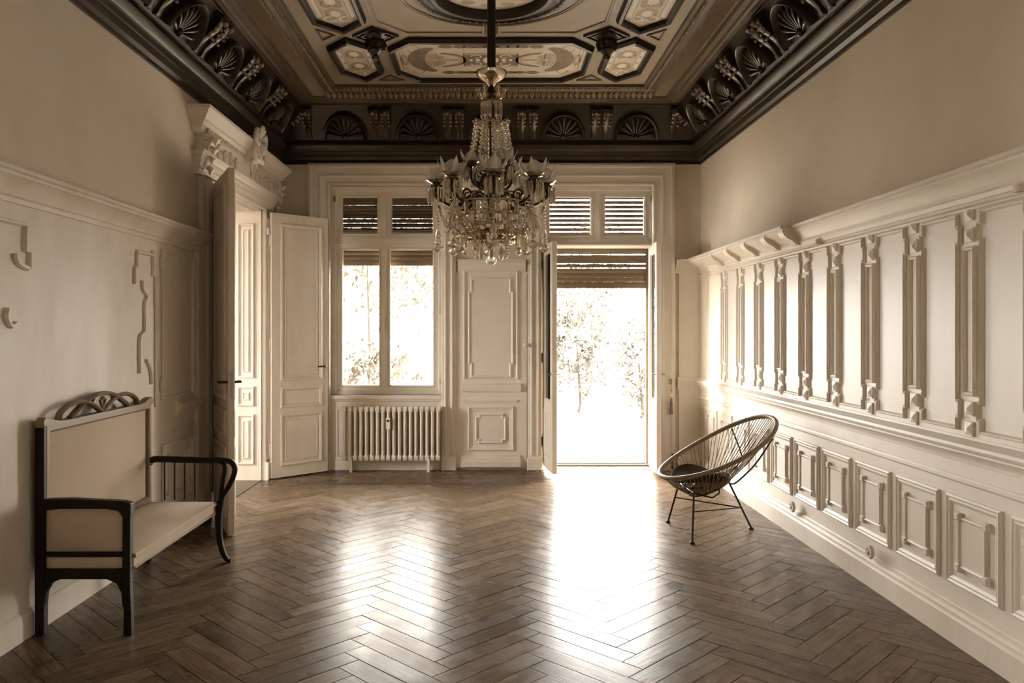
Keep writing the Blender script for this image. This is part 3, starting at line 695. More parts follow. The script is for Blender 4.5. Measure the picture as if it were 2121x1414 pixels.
def garden_leaf(hx, fx, fy, side):
    hy = YW-.06; L_ = math.hypot(fx-hx, fy-hy); ux, uy = (fx-hx)/L_, (fy-hy)/L_; nx, ny = -uy, ux
    TTl = lambda u, d, w: (hx+ux*u+nx*d, hy+uy*u+ny*d, w)
    z0, z1 = .045, zt2-.045; th = .05
    q = MB(TTl); fr = .085
    q.box(0, fr, -th/2, th/2, z0, z1, .004); q.box(L_-fr, L_, -th/2, th/2, z0, z1, .004); q.box(fr, L_-fr, -th/2, th/2, z1-fr, z1); q.box(fr, L_-fr, -th/2, th/2, z0, z0+.14); q.box(fr, L_-fr, -th/2, th/2, .66, .76)
    lf = q.build('leaf', 'worn', fd)
    g = MB(TTl); g.box(fr-.01, L_-fr+.01, -.003, .003, .75, z1-fr+.01); g.build('pane', 'pane', lf)
    g = MB(TTl); g.box(fr-.01, L_-fr+.01, -.012, .012, z0+.13, .67); g.build('solid_panel', 'worn', lf)
    for s in (-1, 1):
        g = MB(TTl); g.molding(rect(fr, L_-fr, z0+.14, .66), [(0, s*.025), (.012, s*.030), (.03, s*.014)]); g.build('panel_moulding', 'worn', lf)
        g = MB(TTl); g.molding(rect(fr, L_-fr, .76, z1-fr), [(0, s*.025), (.008, s*.028), (.018, s*.006)]); g.build('glazing_bead', 'worn', lf)
        g = MB(TTl); g.tube([(L_-.05, s*.025, 1.05), (L_-.05, s*.06, 1.05), (L_-.13, s*.065, 1.05)], .008, 8); g.build('handle', 'metal', lf, smooth=50)
    for z in (.30, 1.2, 2.2):
        g = MB(TTl); g.tube([(0, side*.03, z-.05), (0, side*.03, z+.05)], .011, 8); g.build('hinge', 'metal', lf)
garden_leaf(.605, .668, 8.00, -1)
garden_leaf(1.760, 1.722, 8.00, 1)
# ---- door_2, narrow panelled door between the windows
A0, A1 = -.350, .416
m = MB(TB); m.box(A0, A1, 0, .030, .03, 2.12); pd = struct(m.build('door_2', 'paint'), 'narrow white panelled door under the chandelier between window and garden door')
m = MB(TB); wains_cornice(m, A0+.02, A1-.02, .085); m.build('cap_moulding', 'paint', pd, smooth=25)
dz = lambda y: 1.5-(y-683)/193.
dx = lambda x: (x-1012)/193.
def notch(x0, x1, z0, z1, e, h):
    q = [(x0+e, z0), (x1-e, z0), (x1-e, z0+h), (x1, z0+h), (x1, z1-h), (x1-e, z1-h), (x1-e, z1), (x0+e, z1), (x0+e, z1-h), (x0, z1-h), (x0, z0+h), (x0+e, z0+h)]
    return q
MP = [(0, .030), (0, .040), (.008, .046), (.018, .040), (.022, .034)]
m = MB(TB); m.molding(rect(dx(960), dx(1073), dz(785), dz(561)), [(0, .03), (0, .042), (.010, .046), (.016, .036), (.022, .03)]); m.build('panel_moulding', 'paint', pd)
m = MB(TB); m.molding(notch(dx(970), dx(1063), dz(781), dz(576), .025, .14), MP, fill=True); m.build('upper_panel', 'paint', pd)
m = MB(TB).run([(.028, dz(812)), (.050, dz(810)), (.060, dz(805)), (.060, dz(798)), (.042, dz(794)), (.028, dz(793))], dx(957), dx(1078)); m.build('lock_rail', 'paint', pd, smooth=30)
m = MB(TB).run([(.028, dz(832)), (.044, dz(831)), (.044, dz(828)), (.028, dz(827))], dx(960), dx(1072)); m.build('rail_bead', 'paint', pd)
m = MB(TB); m.molding(rect(dx(969), dx(1064), dz(932), dz(841)), [(0, .03), (0, .040), (.012, .046), (.02, .038), (.045, .034), (.05, .03)]); m.build('panel_moulding', 'paint', pd)
m = MB(TB); m.molding(notch(dx(985), dx(1048), dz(917), dz(856), .03, .03), MP, fill=True); m.build('lower_panel', 'paint', pd)
m = MB(TB).run([(.028, .04), (.075, .04), (.075, .095), (.060, .105), (.060, .130), (.045, .140), (.045, .160), (.028, .165)], dx(955), dx(1077)); m.build('kick_moulding', 'worn', pd, smooth=25)
m = MB(); kx, kz = dx(1087), dz(714); m.tube([(kx, YB-.03, kz), (kx, YB-.06, kz), (kx, YB-.066, kz), (kx, YB-.09, kz), (kx, YB-.098, kz)], [.010, .010, .024, .026, .012], 14); kn = m.build('knob', 'rad', pd, smooth=50); kn['label'] = 'round white knob'
m = MB(TB); m.box(A1-.006, A1+.004, .028, .034, .05, 2.1); m.build('door_gap', 'carved', pd)

# ------------------------------------------------------------------ door_3: carved double doorway in the settee wall
m = MB(TL)
m.box(D0-.27, D0, 0, .045, 0, 2.72, .008)
d3 = struct(m.build('door_3', 'paint'), 'grand open double doorway with carved white overdoor')
m = MB(TL); m.box(D1, D1+.27, 0, .045, 0, 2.72, .008); fa = m.build('door_casing', 'paint', d3)
for u in (D1+.03, D1+.085, D1+.14):
    q = MB(TL); q.box(u, u+.035, .044, .062, .20, 2.62, .010); q.build('casing_bead', 'paint', fa)
q = MB(TL); q.box(D1-.004, D1+.275, 0, .072, 0, .18, .008); q.build('plinth_block', 'paint', fa)
q = MB(TL); q.box(D1+.01, D1+.26, .04, .075, 2.45, 2.52, .01); q.build('casing_capital', 'paint', fa)
for u in (D0-.23, D0-.16, D0-.09):
    q = MB(TL); q.box(u, u+.04, .044, .062, .20, 2.66, .010); q.build('casing_bead', 'paint', d3)
# reveal panelling on far jamb (faces the viewer) and near jamb, head
m = MB(); m.box(XL-.30, XL+.0, D1-.018, D1, 0, 2.70); jb = m.build('reveal_lining', 'worn', d3)
TJ = lambda u, d, w: (u, D1-.018-d, w)
for z0, z1 in ((1.02, 2.56), (.74, .94), (.16, .66)):
    m = MB(TJ); m.molding(rect(XL-.235, XL-.065, z0, z1), [(0, 0), (0, .012), (.012, .018), (.024, .010), (.028, .003)], fill=True); rp = m.build('reveal_panel', 'worn', jb)
    m = MB(TJ); m.molding(rect(XL-.185, XL-.115, z0+.06, z1-.06), [(0, .002), (0, .012), (.010, .016), (.018, .010)], fill=True); m.build('raised_tablet', 'worn', rp)
m = MB(); m.box(XL-.30, XL, D0, D0+.018, 0, 2.70); m.build('reveal_lining', 'worn', d3)
m = MB(); m.box(XL-.30, XL, D0, D1, 2.68, 2.70); hd = m.build('reveal_head', 'paint', d3)
m = MB(lambda u, d, w: (u, w, 2.68-d)); m.molding(rect(XL-.25, XL-.05, D0+.08, D1-.08), [(0, 0), (0, .014), (.015, .018), (.03, .008), (.03, 0)]); m.build('head_moulding', 'paint', hd)
# architrave, frieze, cornice
U0, U1 = 6.12, 8.23
def ret_run(prof, u0, u1, name, parent, material='paint'):
    """moulding along the wall whose ends return to the wall with mitres"""
    q = MB(TL); R = [[q.p(u0-d, 0, w), q.p(u0-d, d, w), q.p(u1+d, d, w), q.p(u1+d, 0, w)] for d, w in prof]
    q.rings(R, False); q.f.append(tuple(R[0])); q.f.append(tuple(R[-1])); return q.build(name, material, parent, smooth=25)
ret_run([(.045, 2.70), (.045, 2.745), (.055, 2.75), (.055, 2.79), (.065, 2.795), (.065, 2.825), (.085, 2.84), (.092, 2.86), (.10, 2.865), (.10, 2.878), (.05, 2.88)], U0, U1, 'architrave', d3)
m = MB(TL); m.box(U0, U1, 0, .05, 2.87, 3.06); fz = m.build('frieze', 'paint', d3)
ret_run([(.05, 3.015), (.075, 3.02), (.075, 3.06), (.09, 3.065), (.10, 3.085), (.115, 3.09), (.115, 3.105), (.125, 3.11), (.150, 3.145), (.165, 3.165), (.175, 3.17), (.175, 3.195), (.05, 3.20)], U0-.01, U1+.01, 'overdoor_cornice', d3)
nd = 46; UM = (U0+U1)/2
for k in range(nd):
    u = lerp(U0+.04, U1-.04, k/(nd-1))
    if abs(u-UM) < .14: continue
    if k == 0:
        pass
    q = None
    if 'dent' not in M:
        q = MB(); q.tube([(0, -.015, -.016), (0, -.010, .0), (0, .004, .014), (0, .016, .016)], [.014, .017, .016, .008], 6); M['dent'] = q.build('guilloche_bead', 'paint', d3, smooth=60); o = M['dent']
    else:
        o = M['dent'].copy(); C.objects.link(o)
    o.parent = d3; o.location = (XL+.090, u, 3.038)
def spiral(c, r0, r1, turns, a0, n=26, sgn=1):
    return [(c[0]+lerp(r0, r1, k/n)*math.cos(a0+sgn*2*PI*turns*k/n), c[1]+lerp(r0, r1, k/n)*math.sin(a0+sgn*2*PI*turns*k/n)) for k in range(n+1)]
def relief(pts, d, r, name, parent, sq=1.0, material='paint'):
    q = MB(TL); n = len(pts); q.tube([(u, d if not callable(d) else d(i/(n-1)), w) for i, (u, w) in enumerate(pts)], [(r(i/(n-1)) if callable(r) else r) for i in range(n)], 8, sq=sq); return q.build(name, material, parent, smooth=60)
# central cartouche
q = MB(TL); q.prism(ellipse(UM, 3.135, .085, .13, 20), .03, .205, .03); car = q.build('cartouche', 'paint', d3, smooth=50)
for sg in (-1, 1):
    relief(spiral((UM+sg*.085, 3.22), .075, .018, 1.3, PI/2-sg*.4, sgn=-sg), .20, lambda t: .024-.010*t, 'scroll', car)
    relief([tuple(t[:2]) for t in smoothpath([(UM+sg*.02, 3.05, 0), (UM+sg*.10, 3.03, 0), (UM+sg*.15, 3.10, 0), (UM+sg*.12, 3.18, 0)], 6)], .19, lambda t: .026-.012*t, 'scroll', car)
    relief([tuple(t[:2]) for t in smoothpath([(UM+sg*.03, 3.05, 0), (UM+sg*.06, 2.98, 0), (UM+sg*.03, 2.92, 0)], 6)], .13, lambda t: .026*(1-t)+.006, 'scroll', car)
for k in range(5):
    a = PI/2+(k-2)*.42; relief([(UM+math.cos(a)*.02, 3.24+math.sin(a)*.02), (UM+math.cos(a)*.06, 3.25+math.sin(a)*.065), (UM+math.cos(a)*.085, 3.25+math.sin(a)*.10)], lambda t: .19+.035*t, lambda t: .013+.014*math.sin(PI*min(t+.2, 1)), 'acanthus_leaf', car, sq=.7)
q = MB(TL); q.ball((UM, .215, 3.14), .045, 12, 8, 1.4); q.build('cartouche_boss', 'paint', car, smooth=60)
# frieze foliage and end consoles
for ua, ub in ((U0+.16, UM-.16), (UM+.16, U1-.16)):
    for k in range(5):
        u = lerp(ua, ub, (k+.5)/5); sg = 1 if k % 2 else -1
        relief(spiral((u, 2.955), .052, .012, 1.2, sg*PI/2, 18, sg), .058, lambda t: .017-.007*t, 'scroll', fz)
        q = MB(TL); q.ball((u, .062, 2.955), .020, 8, 5); q.build('rosette', 'paint', fz, smooth=60)
for u in (U0+.05, U1-.05):
    q = MB(TL)
    prof = [(.04, 3.02), (.125, 3.02), (.135, 2.985), (.120, 2.95), (.095, 2.91), (.085, 2.87), (.095, 2.83), (.085, 2.79), (.06, 2.76), (.04, 2.70)]
    q.run(prof, u-.045, u+.045); con = q.build('console', 'paint', d3, smooth=30)
    for sg in (-1, 1):
        q = MB(TL); q.tube([(u+sg*.048, .085+.03*math.cos(t)*(1-t/9), 2.965+.03*math.sin(t)*(1-t/9)) for t in [k*.5 for k in range(15)]], .010, 6); q.build('scroll', 'paint', con, smooth=60)
    for k in range(4):
        q = MB(TL); w = 2.99-.075*k; q.tube([(u, .11-.01*k, w), (u, .15-.015*k, w-.02), (u, .135-.015*k, w-.055)], [.022, .026, .006], 8, sq=1.3); q.build('acanthus_leaf', 'paint', con, smooth=60)
def door_leaf(hx, hy, fx, fy, nm):
    L_ = math.hypot(fx-hx, fy-hy); ux, uy = (fx-hx)/L_, (fy-hy)/L_; nx, ny = -uy, ux
    TTl = lambda u, d, w: (hx+ux*u+nx*d, hy+uy*u+ny*d, w)
    th = .045; q = MB(TTl); q.box(0, L_, -th/2, th/2, .012, 2.675, .003); lf = q.build('leaf', 'worn', d3)
    for s in (-1, 1):
        for z0, z1 in ((.985, 2.575), (.71, .915), (.125, .645)):
            q = MB(TTl); q.molding(rect(.095, L_-.075, z0, z1), [(0, s*th/2), (0, s*(th/2+.014)), (.012, s*(th/2+.020)), (.028, s*(th/2+.012)), (.034, s*(th/2+.001))], fill=True); pn = q.build('panel', 'worn', lf)
            if z1-z0 > .3:
                q = MB(TTl); q.molding(rect(.145, L_-.125, z0+.05, z1-.05), [(0, s*th/2), (0, s*(th/2+.008)), (.008, s*(th/2+.011)), (.014, s*(th/2+.006))], fill=True); q.build('raised_tablet', 'worn', pn)
        q = MB(TTl); q.tube([(L_-.045, s*th/2, 1.12), (L_-.045, s*(th/2+.045), 1.12), (L_-.06, s*(th/2+.055), 1.12), (L_-.15, s*(th/2+.052), 1.118)], [.009, .009, .010, .008], 8); q.build('handle', 'iron', lf, smooth=50)
    for z in (.3, 1.35, 2.4):
        q = MB(TTl); q.tube([(-.006, .0, z-.06), (-.006, .0, z+.06)], .010, 8); q.build('hinge', 'worn', lf)
    q = MB(TTl); q.box(L_-.001, L_+.003, -.010, .010, 1.0, 1.2); q.build('lock_plate', 'metal', lf)
door_leaf(-2.185, 7.935, -1.715, 8.385, 'a')
door_leaf(-2.195, 6.39, -1.862, 5.735, 'b')

# ------------------------------------------------------------------ roller shutters
def shutter(x0, x1, z0, z1, gapf, label):
    o = empty('roller_shutter', ((x0+x1)/2, 8.78, z0)); tag(o, label, 'shutter', 'roller shutters')
    z = z1; k = 0
    while z > z0+.02:
        g = gapf(z, k); q = MB(); q.prism([], 0, 0) if False else None
        zb = z-.050+g
        q.lathe if False else None
        R = [[q.p(x, y, w) for y, w in ((8.775, zb), (8.770, (zb+z)/2), (8.775, z), (8.787, z), (8.787, zb))] for x in (x0, x1)]
        q.rings(R, True, True, True); q.build('slat', 'slat', o); z -= .050; k += 1
    for x in (x0-.02, x1+.02):
        q = MB(); q.box(x-.02, x+.02, 8.755, 8.80, 0.0 if x0 > 0 else .80, 3.04); q.build('guide_rail', 'slat', o)
    q = MB(); q.box(x0, x1, 8.765, 8.795, z-.02, z+.028); q.build('bottom_bar', 'slat', o)
gl = [random.choice([.0003, .0012, .003, .004, .002]) for _ in range(40)]
shutter(WX0+.05, WX1-.05, PZ(545, 8.78), 3.03, lambda z, k: gl[k] if z > 2.4 else .001, 'brown roller shutter lowered behind the transom above the radiator window')
gr = {0: .006, 1: .011, 3: .010, 4: .010, 5: .009}
shutter(FX0+.05, FX1-.05, PZ(594, 8.78), 3.03, lambda z, k: .015 if z > 2.44 else (.009 if k in (13, 15, 16) else .0008), 'brown roller shutter hanging over the top of the garden door')

# ------------------------------------------------------------------ radiator
rd = empty('radiator', (-1.04, 8.40, 0)); tag(rd, 'white cast column radiator below the window', 'radiator')
x0, x1 = PX(708, 8.38), PX(913, 8.38); n = 18; zt_, zb_ = .685, .125
proto = None
for k in range(n):
    x = lerp(x0, x1, (k+.5)/n)
    if proto is None:
        q = MB()
        for y in (-.045, .0, .045):
            q.tube([(0, y, zb_+.02), (0, y, zt_-.02)], .0135, 8)
        def pad(zc, hh):
            prof = [(-.062, zc-hh*.4), (-.05, zc-hh), (.05, zc-hh), (.062, zc-hh*.4), (.062, zc+hh*.4), (.045, zc+hh), (-.045, zc+hh), (-.062, zc+hh*.4)]
            q.rings([[q.p(-.020, y, z) for y, z in prof], [q.p(.020, y, z) for y, z in prof]], True, True, True)
        pad(zt_-.025, .028); pad(zb_+.025, .028)
        proto = q.build('column', 'rad', rd, smooth=40); o = proto
    else: o = proto.copy(); C.objects.link(o)
    o.parent = rd; o.matrix_parent_inverse = Matrix.Identity(4); o.location = (x-rd.location.x, 0, 0)
for z in (zt_-.025, zb_+.025):
    q = MB(); q.tube([(x0+.02, 8.40, z), (x1-.02, 8.40, z)], .020, 10); q.build('header_pipe', 'rad', rd, smooth=50)
for x in (x0+.10, x1-.13):
    q = MB(); q.box(x-.014, x+.014, 8.34, 8.46, 0, .14); q.build('foot', 'rad', rd)
xh = PX(804, 8.34)
q = MB(); q.box(xh-.022, xh+.022, 8.315, 8.345, .46, .575, .004); hm = q.build('heat_meter', 'rad', rd); hm['label'] = 'small white heat cost meter'
q = MB(); q.box(xh-.014, xh+.014, 8.312, 8.316, .535, .555); q.build('meter_window', 'iron', hm)

# ------------------------------------------------------------------ settee
BX, FXs = -2.205, -1.775; YN, YFa = 3.905, 5.12
st = empty('settee', (-1.98, 4.5, 0)); tag(st, 'dark wooden art nouveau settee with beige upholstery against the wall', 'settee')
TS = lambda Yp: (lambda u, d, w: (u, Yp+d, w))
q = MB(TS(YN)); q.prism([(BX-.022, 0), (BX+.022, 0), (BX+.024, .27), (BX+.024, 1.045), (BX-.022, 1.045)], -.022, .022, .004); q.build('rear_leg', 'ebony', st, bevel=.004)
q = MB(TS(YN)); q.prism([(FXs-.018, 0), (FXs+.022, 0), (FXs+.020, .10), (FXs+.014, .25), (FXs+.016, .64), (FXs-.022, .64), (FXs-.024, .27), (FXs-.016, .12)], -.020, .020, .004); q.build('front_leg', 'ebony', st, bevel=.004)
arm = [(BX-.02, .60), (BX+.04, .615), (BX+.10, .622), (FXs-.10, .622), (FXs-.04, .612), (FXs-.022, .585), (FXs+.02, .58), (FXs+.020, .648), (FXs-.02, .660), (BX+.15, .672), (BX-.02, .668)]
q = MB(TS(YN)); q.prism(arm, -.026, .026, .006); q.build('armrest', 'ebony', st, bevel=.005)
q = MB(TS(YN)); q.prism(rect(BX, FXs, .385, .408), -.018, .018); q.build('side_rail', 'ebony', st, bevel=.004)
lowr = [(BX, .325), (FXs, .325), (FXs, .12), (FXs-.024, .14), (FXs-.030, .21), (FXs-.055, .255), (FXs-.10, .275), (BX+.10, .275), (BX+.055, .255), (BX+.030, .21), (BX+.024, .14), (BX, .12)]
q = MB(TS(YN)); q.prism(lowr[::-1], -.017, .017); q.build('arched_side_rail', 'ebony', st, bevel=.003)
def cushion(name, T, u0, u1, w0, w1, d0, d1, puff, n=10, mat_='fabric'):
    q = MB(T); R = []
    for j in range(n+1):
        row = []
        for i in range(n+1):
            a, b = i/n, j/n; e = (1-(2*a-1)**6)*(1-(2*b-1)**6)
            g = (1-(2*a-1)**2)*(1-(2*b-1)**2)
            row.append(q.p(lerp(u0, u1, a), d1-.012+.012*e+puff*g, lerp(w0, w1, b)))
        R.append(row)
    q.rings(R, False)
    bt = [q.p(u0, d0, w0), q.p(u1, d0, w0), q.p(u1, d0, w1), q.p(u0, d0, w1)]
    q.f.append(tuple(bt)); q.f.append(tuple([bt[0]]+R[0]+[bt[1]])) ; q.f.append(tuple([bt[3]]+R[-1]+[bt[2]]))
    q.f.append(tuple([bt[0]]+[r[0] for r in R]+[bt[3]])); q.f.append(tuple([bt[1]]+[r[-1] for r in R]+[bt[2]]))
    return q.build(name, mat_, st, smooth=50)
TSn = lambda u, d, w: (u, YN-d, w)
cushion('side_panel', TSn, BX+.02, FXs-.02, .405, .628, -.012, .010, .004)
cushion('side_panel', TSn, BX+.02, FXs-.02, .322, .388, -.012, .010, .003)
# back
TSb = lambda u, d, w: (BX+d, u, w)
cushion('back_cushion', TSb, YN+.045, YFa-.045, .40, 1.005, -.010, .018, .018, 12)
q = MB(TSb); q.molding(rect(YN-.005, YFa+.005, .385, 1.035), [(0, -.018), (0, .022), (.008, .026), (.036, .026), (.046, .016), (.046, -.018), (0, -.018)]); q.build('back_frame', 'carved', st)
top = [(YN-.025, 1.02), (YFa+.025, 1.02), (YFa+.028, 1.045), (YFa+.010, 1.068), (YFa-.035, 1.062), (YFa-.10, 1.040), (4.94, 1.036), (4.08, 1.036), (YN+.12, 1.040), (YN+.05, 1.056), (YN-.005, 1.068), (YN-.03, 1.052)]
q = MB(TSb); q.prism(top, -.018, .026, .004); q.build('crest_rail', 'carved', st, bevel=.003)
def loop(pts, r=.013):
    q = MB(TSb); q.tube([(u, .004, w) for u, w, _ in smoothpath([(a, b, 0) for a, b in pts], 8)], r, 8, sq=1.5, up=None); q.build('crest_loop', 'carved', st, smooth=60)
loop([(4.045, 1.035), (4.07, 1.075), (4.16, 1.108), (4.28, 1.112), (4.40, 1.085), (4.50, 1.035)])
loop([(4.955, 1.035), (4.93, 1.075), (4.84, 1.108), (4.72, 1.112), (4.60, 1.085), (4.50, 1.035)])
loop([(4.16, 1.035), (4.24, 1.075), (4.36, 1.122), (4.50, 1.140), (4.64, 1.122), (4.76, 1.075), (4.84, 1.035)])
q = MB(TSb); q.prism([(4.50, 1.035), (4.54, 1.075), (4.60, 1.10), (4.57, 1.125), (4.50, 1.135), (4.43, 1.125), (4.40, 1.10), (4.46, 1.075)], -.006, .010); q.build('crest_plaque', 'carved', st)
for sg in (-1, 1):
    q = MB(TSb); q.tube([(4.5, .012, 1.05), (4.5+sg*.015, .014, 1.08), (4.5+sg*.03, .014, 1.105), (4.5+sg*.012, .014, 1.118), (4.5+sg*.004, .014, 1.10)], [.006, .007, .007, .006, .004], 6); q.build('carved_tendril', 'carved', st, smooth=60)
# seat
TSs = lambda u, d, w: (u, w, d)
cushion('seat_cushion', TSs, BX+.02, -1.750, YN+.02, YFa-.02, .372, .405, .040, 12)
q = MB(); q.box(BX, -1.758, YN+.018, YFa-.018, .318, .376); q.build('seat_apron', 'fabric', st)
q = MB(); q.tube([(-1.752, YN+.02, .378), (-1.752, YFa-.02, .378)], .006, 6); q.build('piping', 'fabric', st)
q = MB(); q.tube([(-1.757, YN+.02, .322), (-1.757, YFa-.02, .322)], .008, 6); q.build('front_rail', 'carved', st)
# far side
q = MB(TS(YFa)); q.prism([(BX-.022, 0), (BX+.022, 0), (BX+.018, .3), (BX+.018, 1.045), (BX-.022, 1.045)], -.020, .020, .004); q.build('rear_leg', 'ebony', st, bevel=.004)
def farbar(name, pts, r, sq=1.2, m_='ebony'):
    q = MB(); P = smoothpath([(x, YFa, z) for x, z in pts], 6); n = len(P)
    q.tube(P, [r(i/(n-1)) if callable(r) else r for i in range(n)], 10, sq=sq); q.build(name, m_, st, smooth=60)
farbar('armrest', [(BX+.005, .645), (BX+.05, .664), (BX+.20, .662), (-1.83, .658), (-1.72, .657), (-1.665, .645), (-1.642, .61), (-1.648, .56), (-1.68, .49), (-1.715, .435), (-1.735, .38)], lambda t: .030 if t < .05 else .022-.007*t)
farbar('arm_support', [(-1.745, .655), (-1.712, .635), (-1.705, .60), (-1.722, .50), (-1.735, .40)], lambda t: .017-.003*t)
for x in (-2.095, -2.03, -1.965, -1.90):
    farbar('spindle', [(x, .40), (x, .50), (x, .655)], .0055, 1.)
farbar('front_leg', [(-1.735, .40), (-1.742, .34), (-1.746, .24), (-1.738, .14), (-1.712, .05), (-1.685, .012), (-1.665, .008)], lambda t: .028-.015*t if t < .8 else .013)
farbar('side_rail', [(BX, .34), (-1.74, .34)], .018)

# ------------------------------------------------------------------ cord chair
ch = empty('lounge_chair', (1.66, 5.88, 0)); tag(ch, 'round cord lounge chair on thin black metal legs by the wainscot', 'chair')
Cc = Vector((1.698, 5.90, .632)); Av = Vector((.42, .07, .212)); Bv = Vector((-.07, .42, 0)).normalized()
def rim(a):
    ca, sa = math.cos(a), math.sin(a)
    return Cc+Av*ca+Bv*sa*(.375+.03*ca)+Vector((0, 0, -.035*sa*sa))
q = MB(); q.tube([rim(2*PI*k/64) for k in range(64)], .0165, 10, closed=True); q.build('rim', 'cord', ch, smooth=60)
Sc = Vector((1.645, 5.885, .372))
def sring(a): return Sc+Av.normalized()*.17*math.cos(a)+Bv*.15*math.sin(a)+Vector((0, 0, -.02+.0*math.cos(a)))
q = MB(); q.tube([sring(2*PI*k/32) for k in range(32)], .008, 8, closed=True); q.build('seat_ring', 'iron', ch, smooth=60)
NC = 84
for k in range(NC):
    a = 2*PI*(k+.5)/NC; b = a+.10*math.sin(k*2.1)
    p0 = rim(a); p1 = sring(b); mid = (p0+p1)/2+Vector((0, 0, -.018))
    q = MB(); q.tube([p0, mid, p1], .0030, 5); q.build('cord', 'cord', ch, smooth=60)
for k in range(16):
    t = -.13+.26*k/15; hw = math.sqrt(max(0, 1-(t/.15)**2)); c = Sc+Bv*t+Vector((0, 0, -.016))
    q = MB(); q.tube([c-Av.normalized()*.17*hw, c+Vector((0, 0, -.012)), c+Av.normalized()*.17*hw], .0035, 5); q.build('cord', 'cord', ch, smooth=60)
# pad lying in the bowl
q = MB(); R = []
for j, (s_, h) in enumerate(((.05, .030), (.6, .030), (.95, .024), (1., .010), (.93, -.004), (.5, -.006), (.05, -.006))):
    R.append([])
    for k in range(28):
        a = 2*PI*k/28; p = Vector((1.565, 5.88, .378))+Vector((.20, .033, .0))*s_*math.cos(a)+Bv*.235*s_*math.sin(a)+Vector((0, 0, h+.075*(s_*math.sin(a))**2))
        R[-1].append(q.p(*p))
q.rings(R, True, True, True); q.build('seat_pad', 'pad', ch, smooth=50)
FA, FB, FCc = Vector((1.398, 6.165, 0)), Vector((1.429, 5.553, 0)), Vector((1.978, 5.964, 0))
TA, TB_, TCc = Vector((1.465, 6.08, .335)), Vector((1.47, 5.67, .335)), Vector((1.80, 5.93, .36))
for a, b in ((FA, TA), (FB, TB_), (FCc, TCc)):
    q = MB(); q.tube([a+Vector((0, 0, .01)), b], .0075, 8); lg = q.build('leg', 'iron', ch, smooth=60)
    q = MB(); q.lathe((a.x, a.y, 0), [(.018, 0), (.019, .008), (.011, .018)], 12); q.build('foot', 'iron', lg, smooth=50)
for a, b in ((FA.lerp(TA, .62), FCc.lerp(TCc, .46)), (FB.lerp(TB_, .62), FCc.lerp(TCc, .46))):
    q = MB(); q.tube([a, b], .005, 8); q.build('stretcher', 'iron', ch)
q = MB(); q.tube([TA, TA.lerp(TB_, .15)+Vector((.0, 0, -.01)), TA.lerp(TB_, .85)+Vector((.0, 0, -.01)), TB_], .0075, 8); q.build('front_bar', 'iron', ch, smooth=60)
q = MB(); q.tube(smoothpath([rim(.9)+Vector((.01, 0, -.02)), (1.93, 6.02, .50), (1.82, 5.99, .37), (1.80, 5.93, .36), (1.83, 5.86, .37), (1.955, 5.80, .52), rim(-.9)+Vector((.01, 0, -.02))], 5), .0065, 8); q.build('back_hoop', 'iron', ch, smooth=60)
q = MB(); q.tube([TCc, (1.70, 5.90, .325), (1.47, 5.875, .325)], .0065, 8); q.build('spine_rod', 'iron', ch)
q = MB(); q.tube([(1.42, 5.80, .375), (1.45, 5.74, .325), (1.60, 5.66, .30), (1.66, 5.70, .325), (1.67, 5.74, .36)], .006, 8); q.build('under_bracket', 'iron', ch, smooth=60)
q = MB(); q.tube([(1.42, 5.96, .375), (1.45, 6.02, .325), (1.60, 6.10, .31), (1.65, 6.06, .35)], .006, 8); q.build('under_bracket', 'iron', ch, smooth=60)

# ------------------------------------------------------------------ chandelier
HX, HY = CX, 5.55; SC_ = F/HY
hz = lambda y: 1.5-(y-683)/SC_
cd = empty('chandelier', (HX, HY, hz(545))); tag(cd, 'large crystal chandelier with glass flower lights hanging from the ceiling medallion', 'chandelier')
CEN = Vector((HX, HY, 0))
def pol(r, a, z): return (HX+r*math.cos(a), HY+r*math.sin(a), z)
q = MB(); q.tube([(HX, HY, hz(160)), (HX, HY, ZC-.002)], .030, 14); q.build('rod', 'black', cd, smooth=60)
q = MB(); q.lathe((HX, HY, 0), [(.09, ZC), (.085, ZC-.03), (.04, ZC-.05)], 20); q.build('ceiling_rose', 'bronze', cd, smooth=40)
q = MB(); q.lathe((HX, HY, 0), [(.012, hz(180)), (.030, hz(176)), (.034, hz(172)), (.066, hz(166)), (.092, hz(160)), (.106, hz(153)), (.108, hz(149)), (.100, hz(150)), (.07, hz(155)), (.034, hz(158))], 32); q.build('bowl_canopy', 'brass', cd, smooth=50)
# central stem
q = MB(); q.lathe((HX, HY, 0), [(.014, hz(178)), (.030, hz(188)), (.040, hz(196)), (.020, hz(205)), (.016, hz(252)), (.030, hz(258)), (.016, hz(266)), (.013, hz(340)), (.030, hz(352)), (.022, hz(366)), (.045, hz(388)), (.055, hz(402)), (.030, hz(418)), (.024, hz(440)), (.040, hz(462)), (.05, hz(478)), (.03, hz(496)), (.012, hz(514)), (.010, hz(528))], 16); q.build('stem', 'bronze', cd, smooth=50)
def beads(pts, r, name='bead_chain', step=None, mat_='crystal', parent=None):
    P = [Vector(p) for p in pts]; step = step or r*2.05
    q = MB(); acc = 0; k = 0
    for a, b in zip(P, P[1:]):
        l = (b-a).length
        while acc <= l:
            q.ball(a.lerp(b, acc/l if l else 0), r, 6, 4, .9); acc += step
        acc -= l
    o = q.build(name, mat_, parent or cd); return o
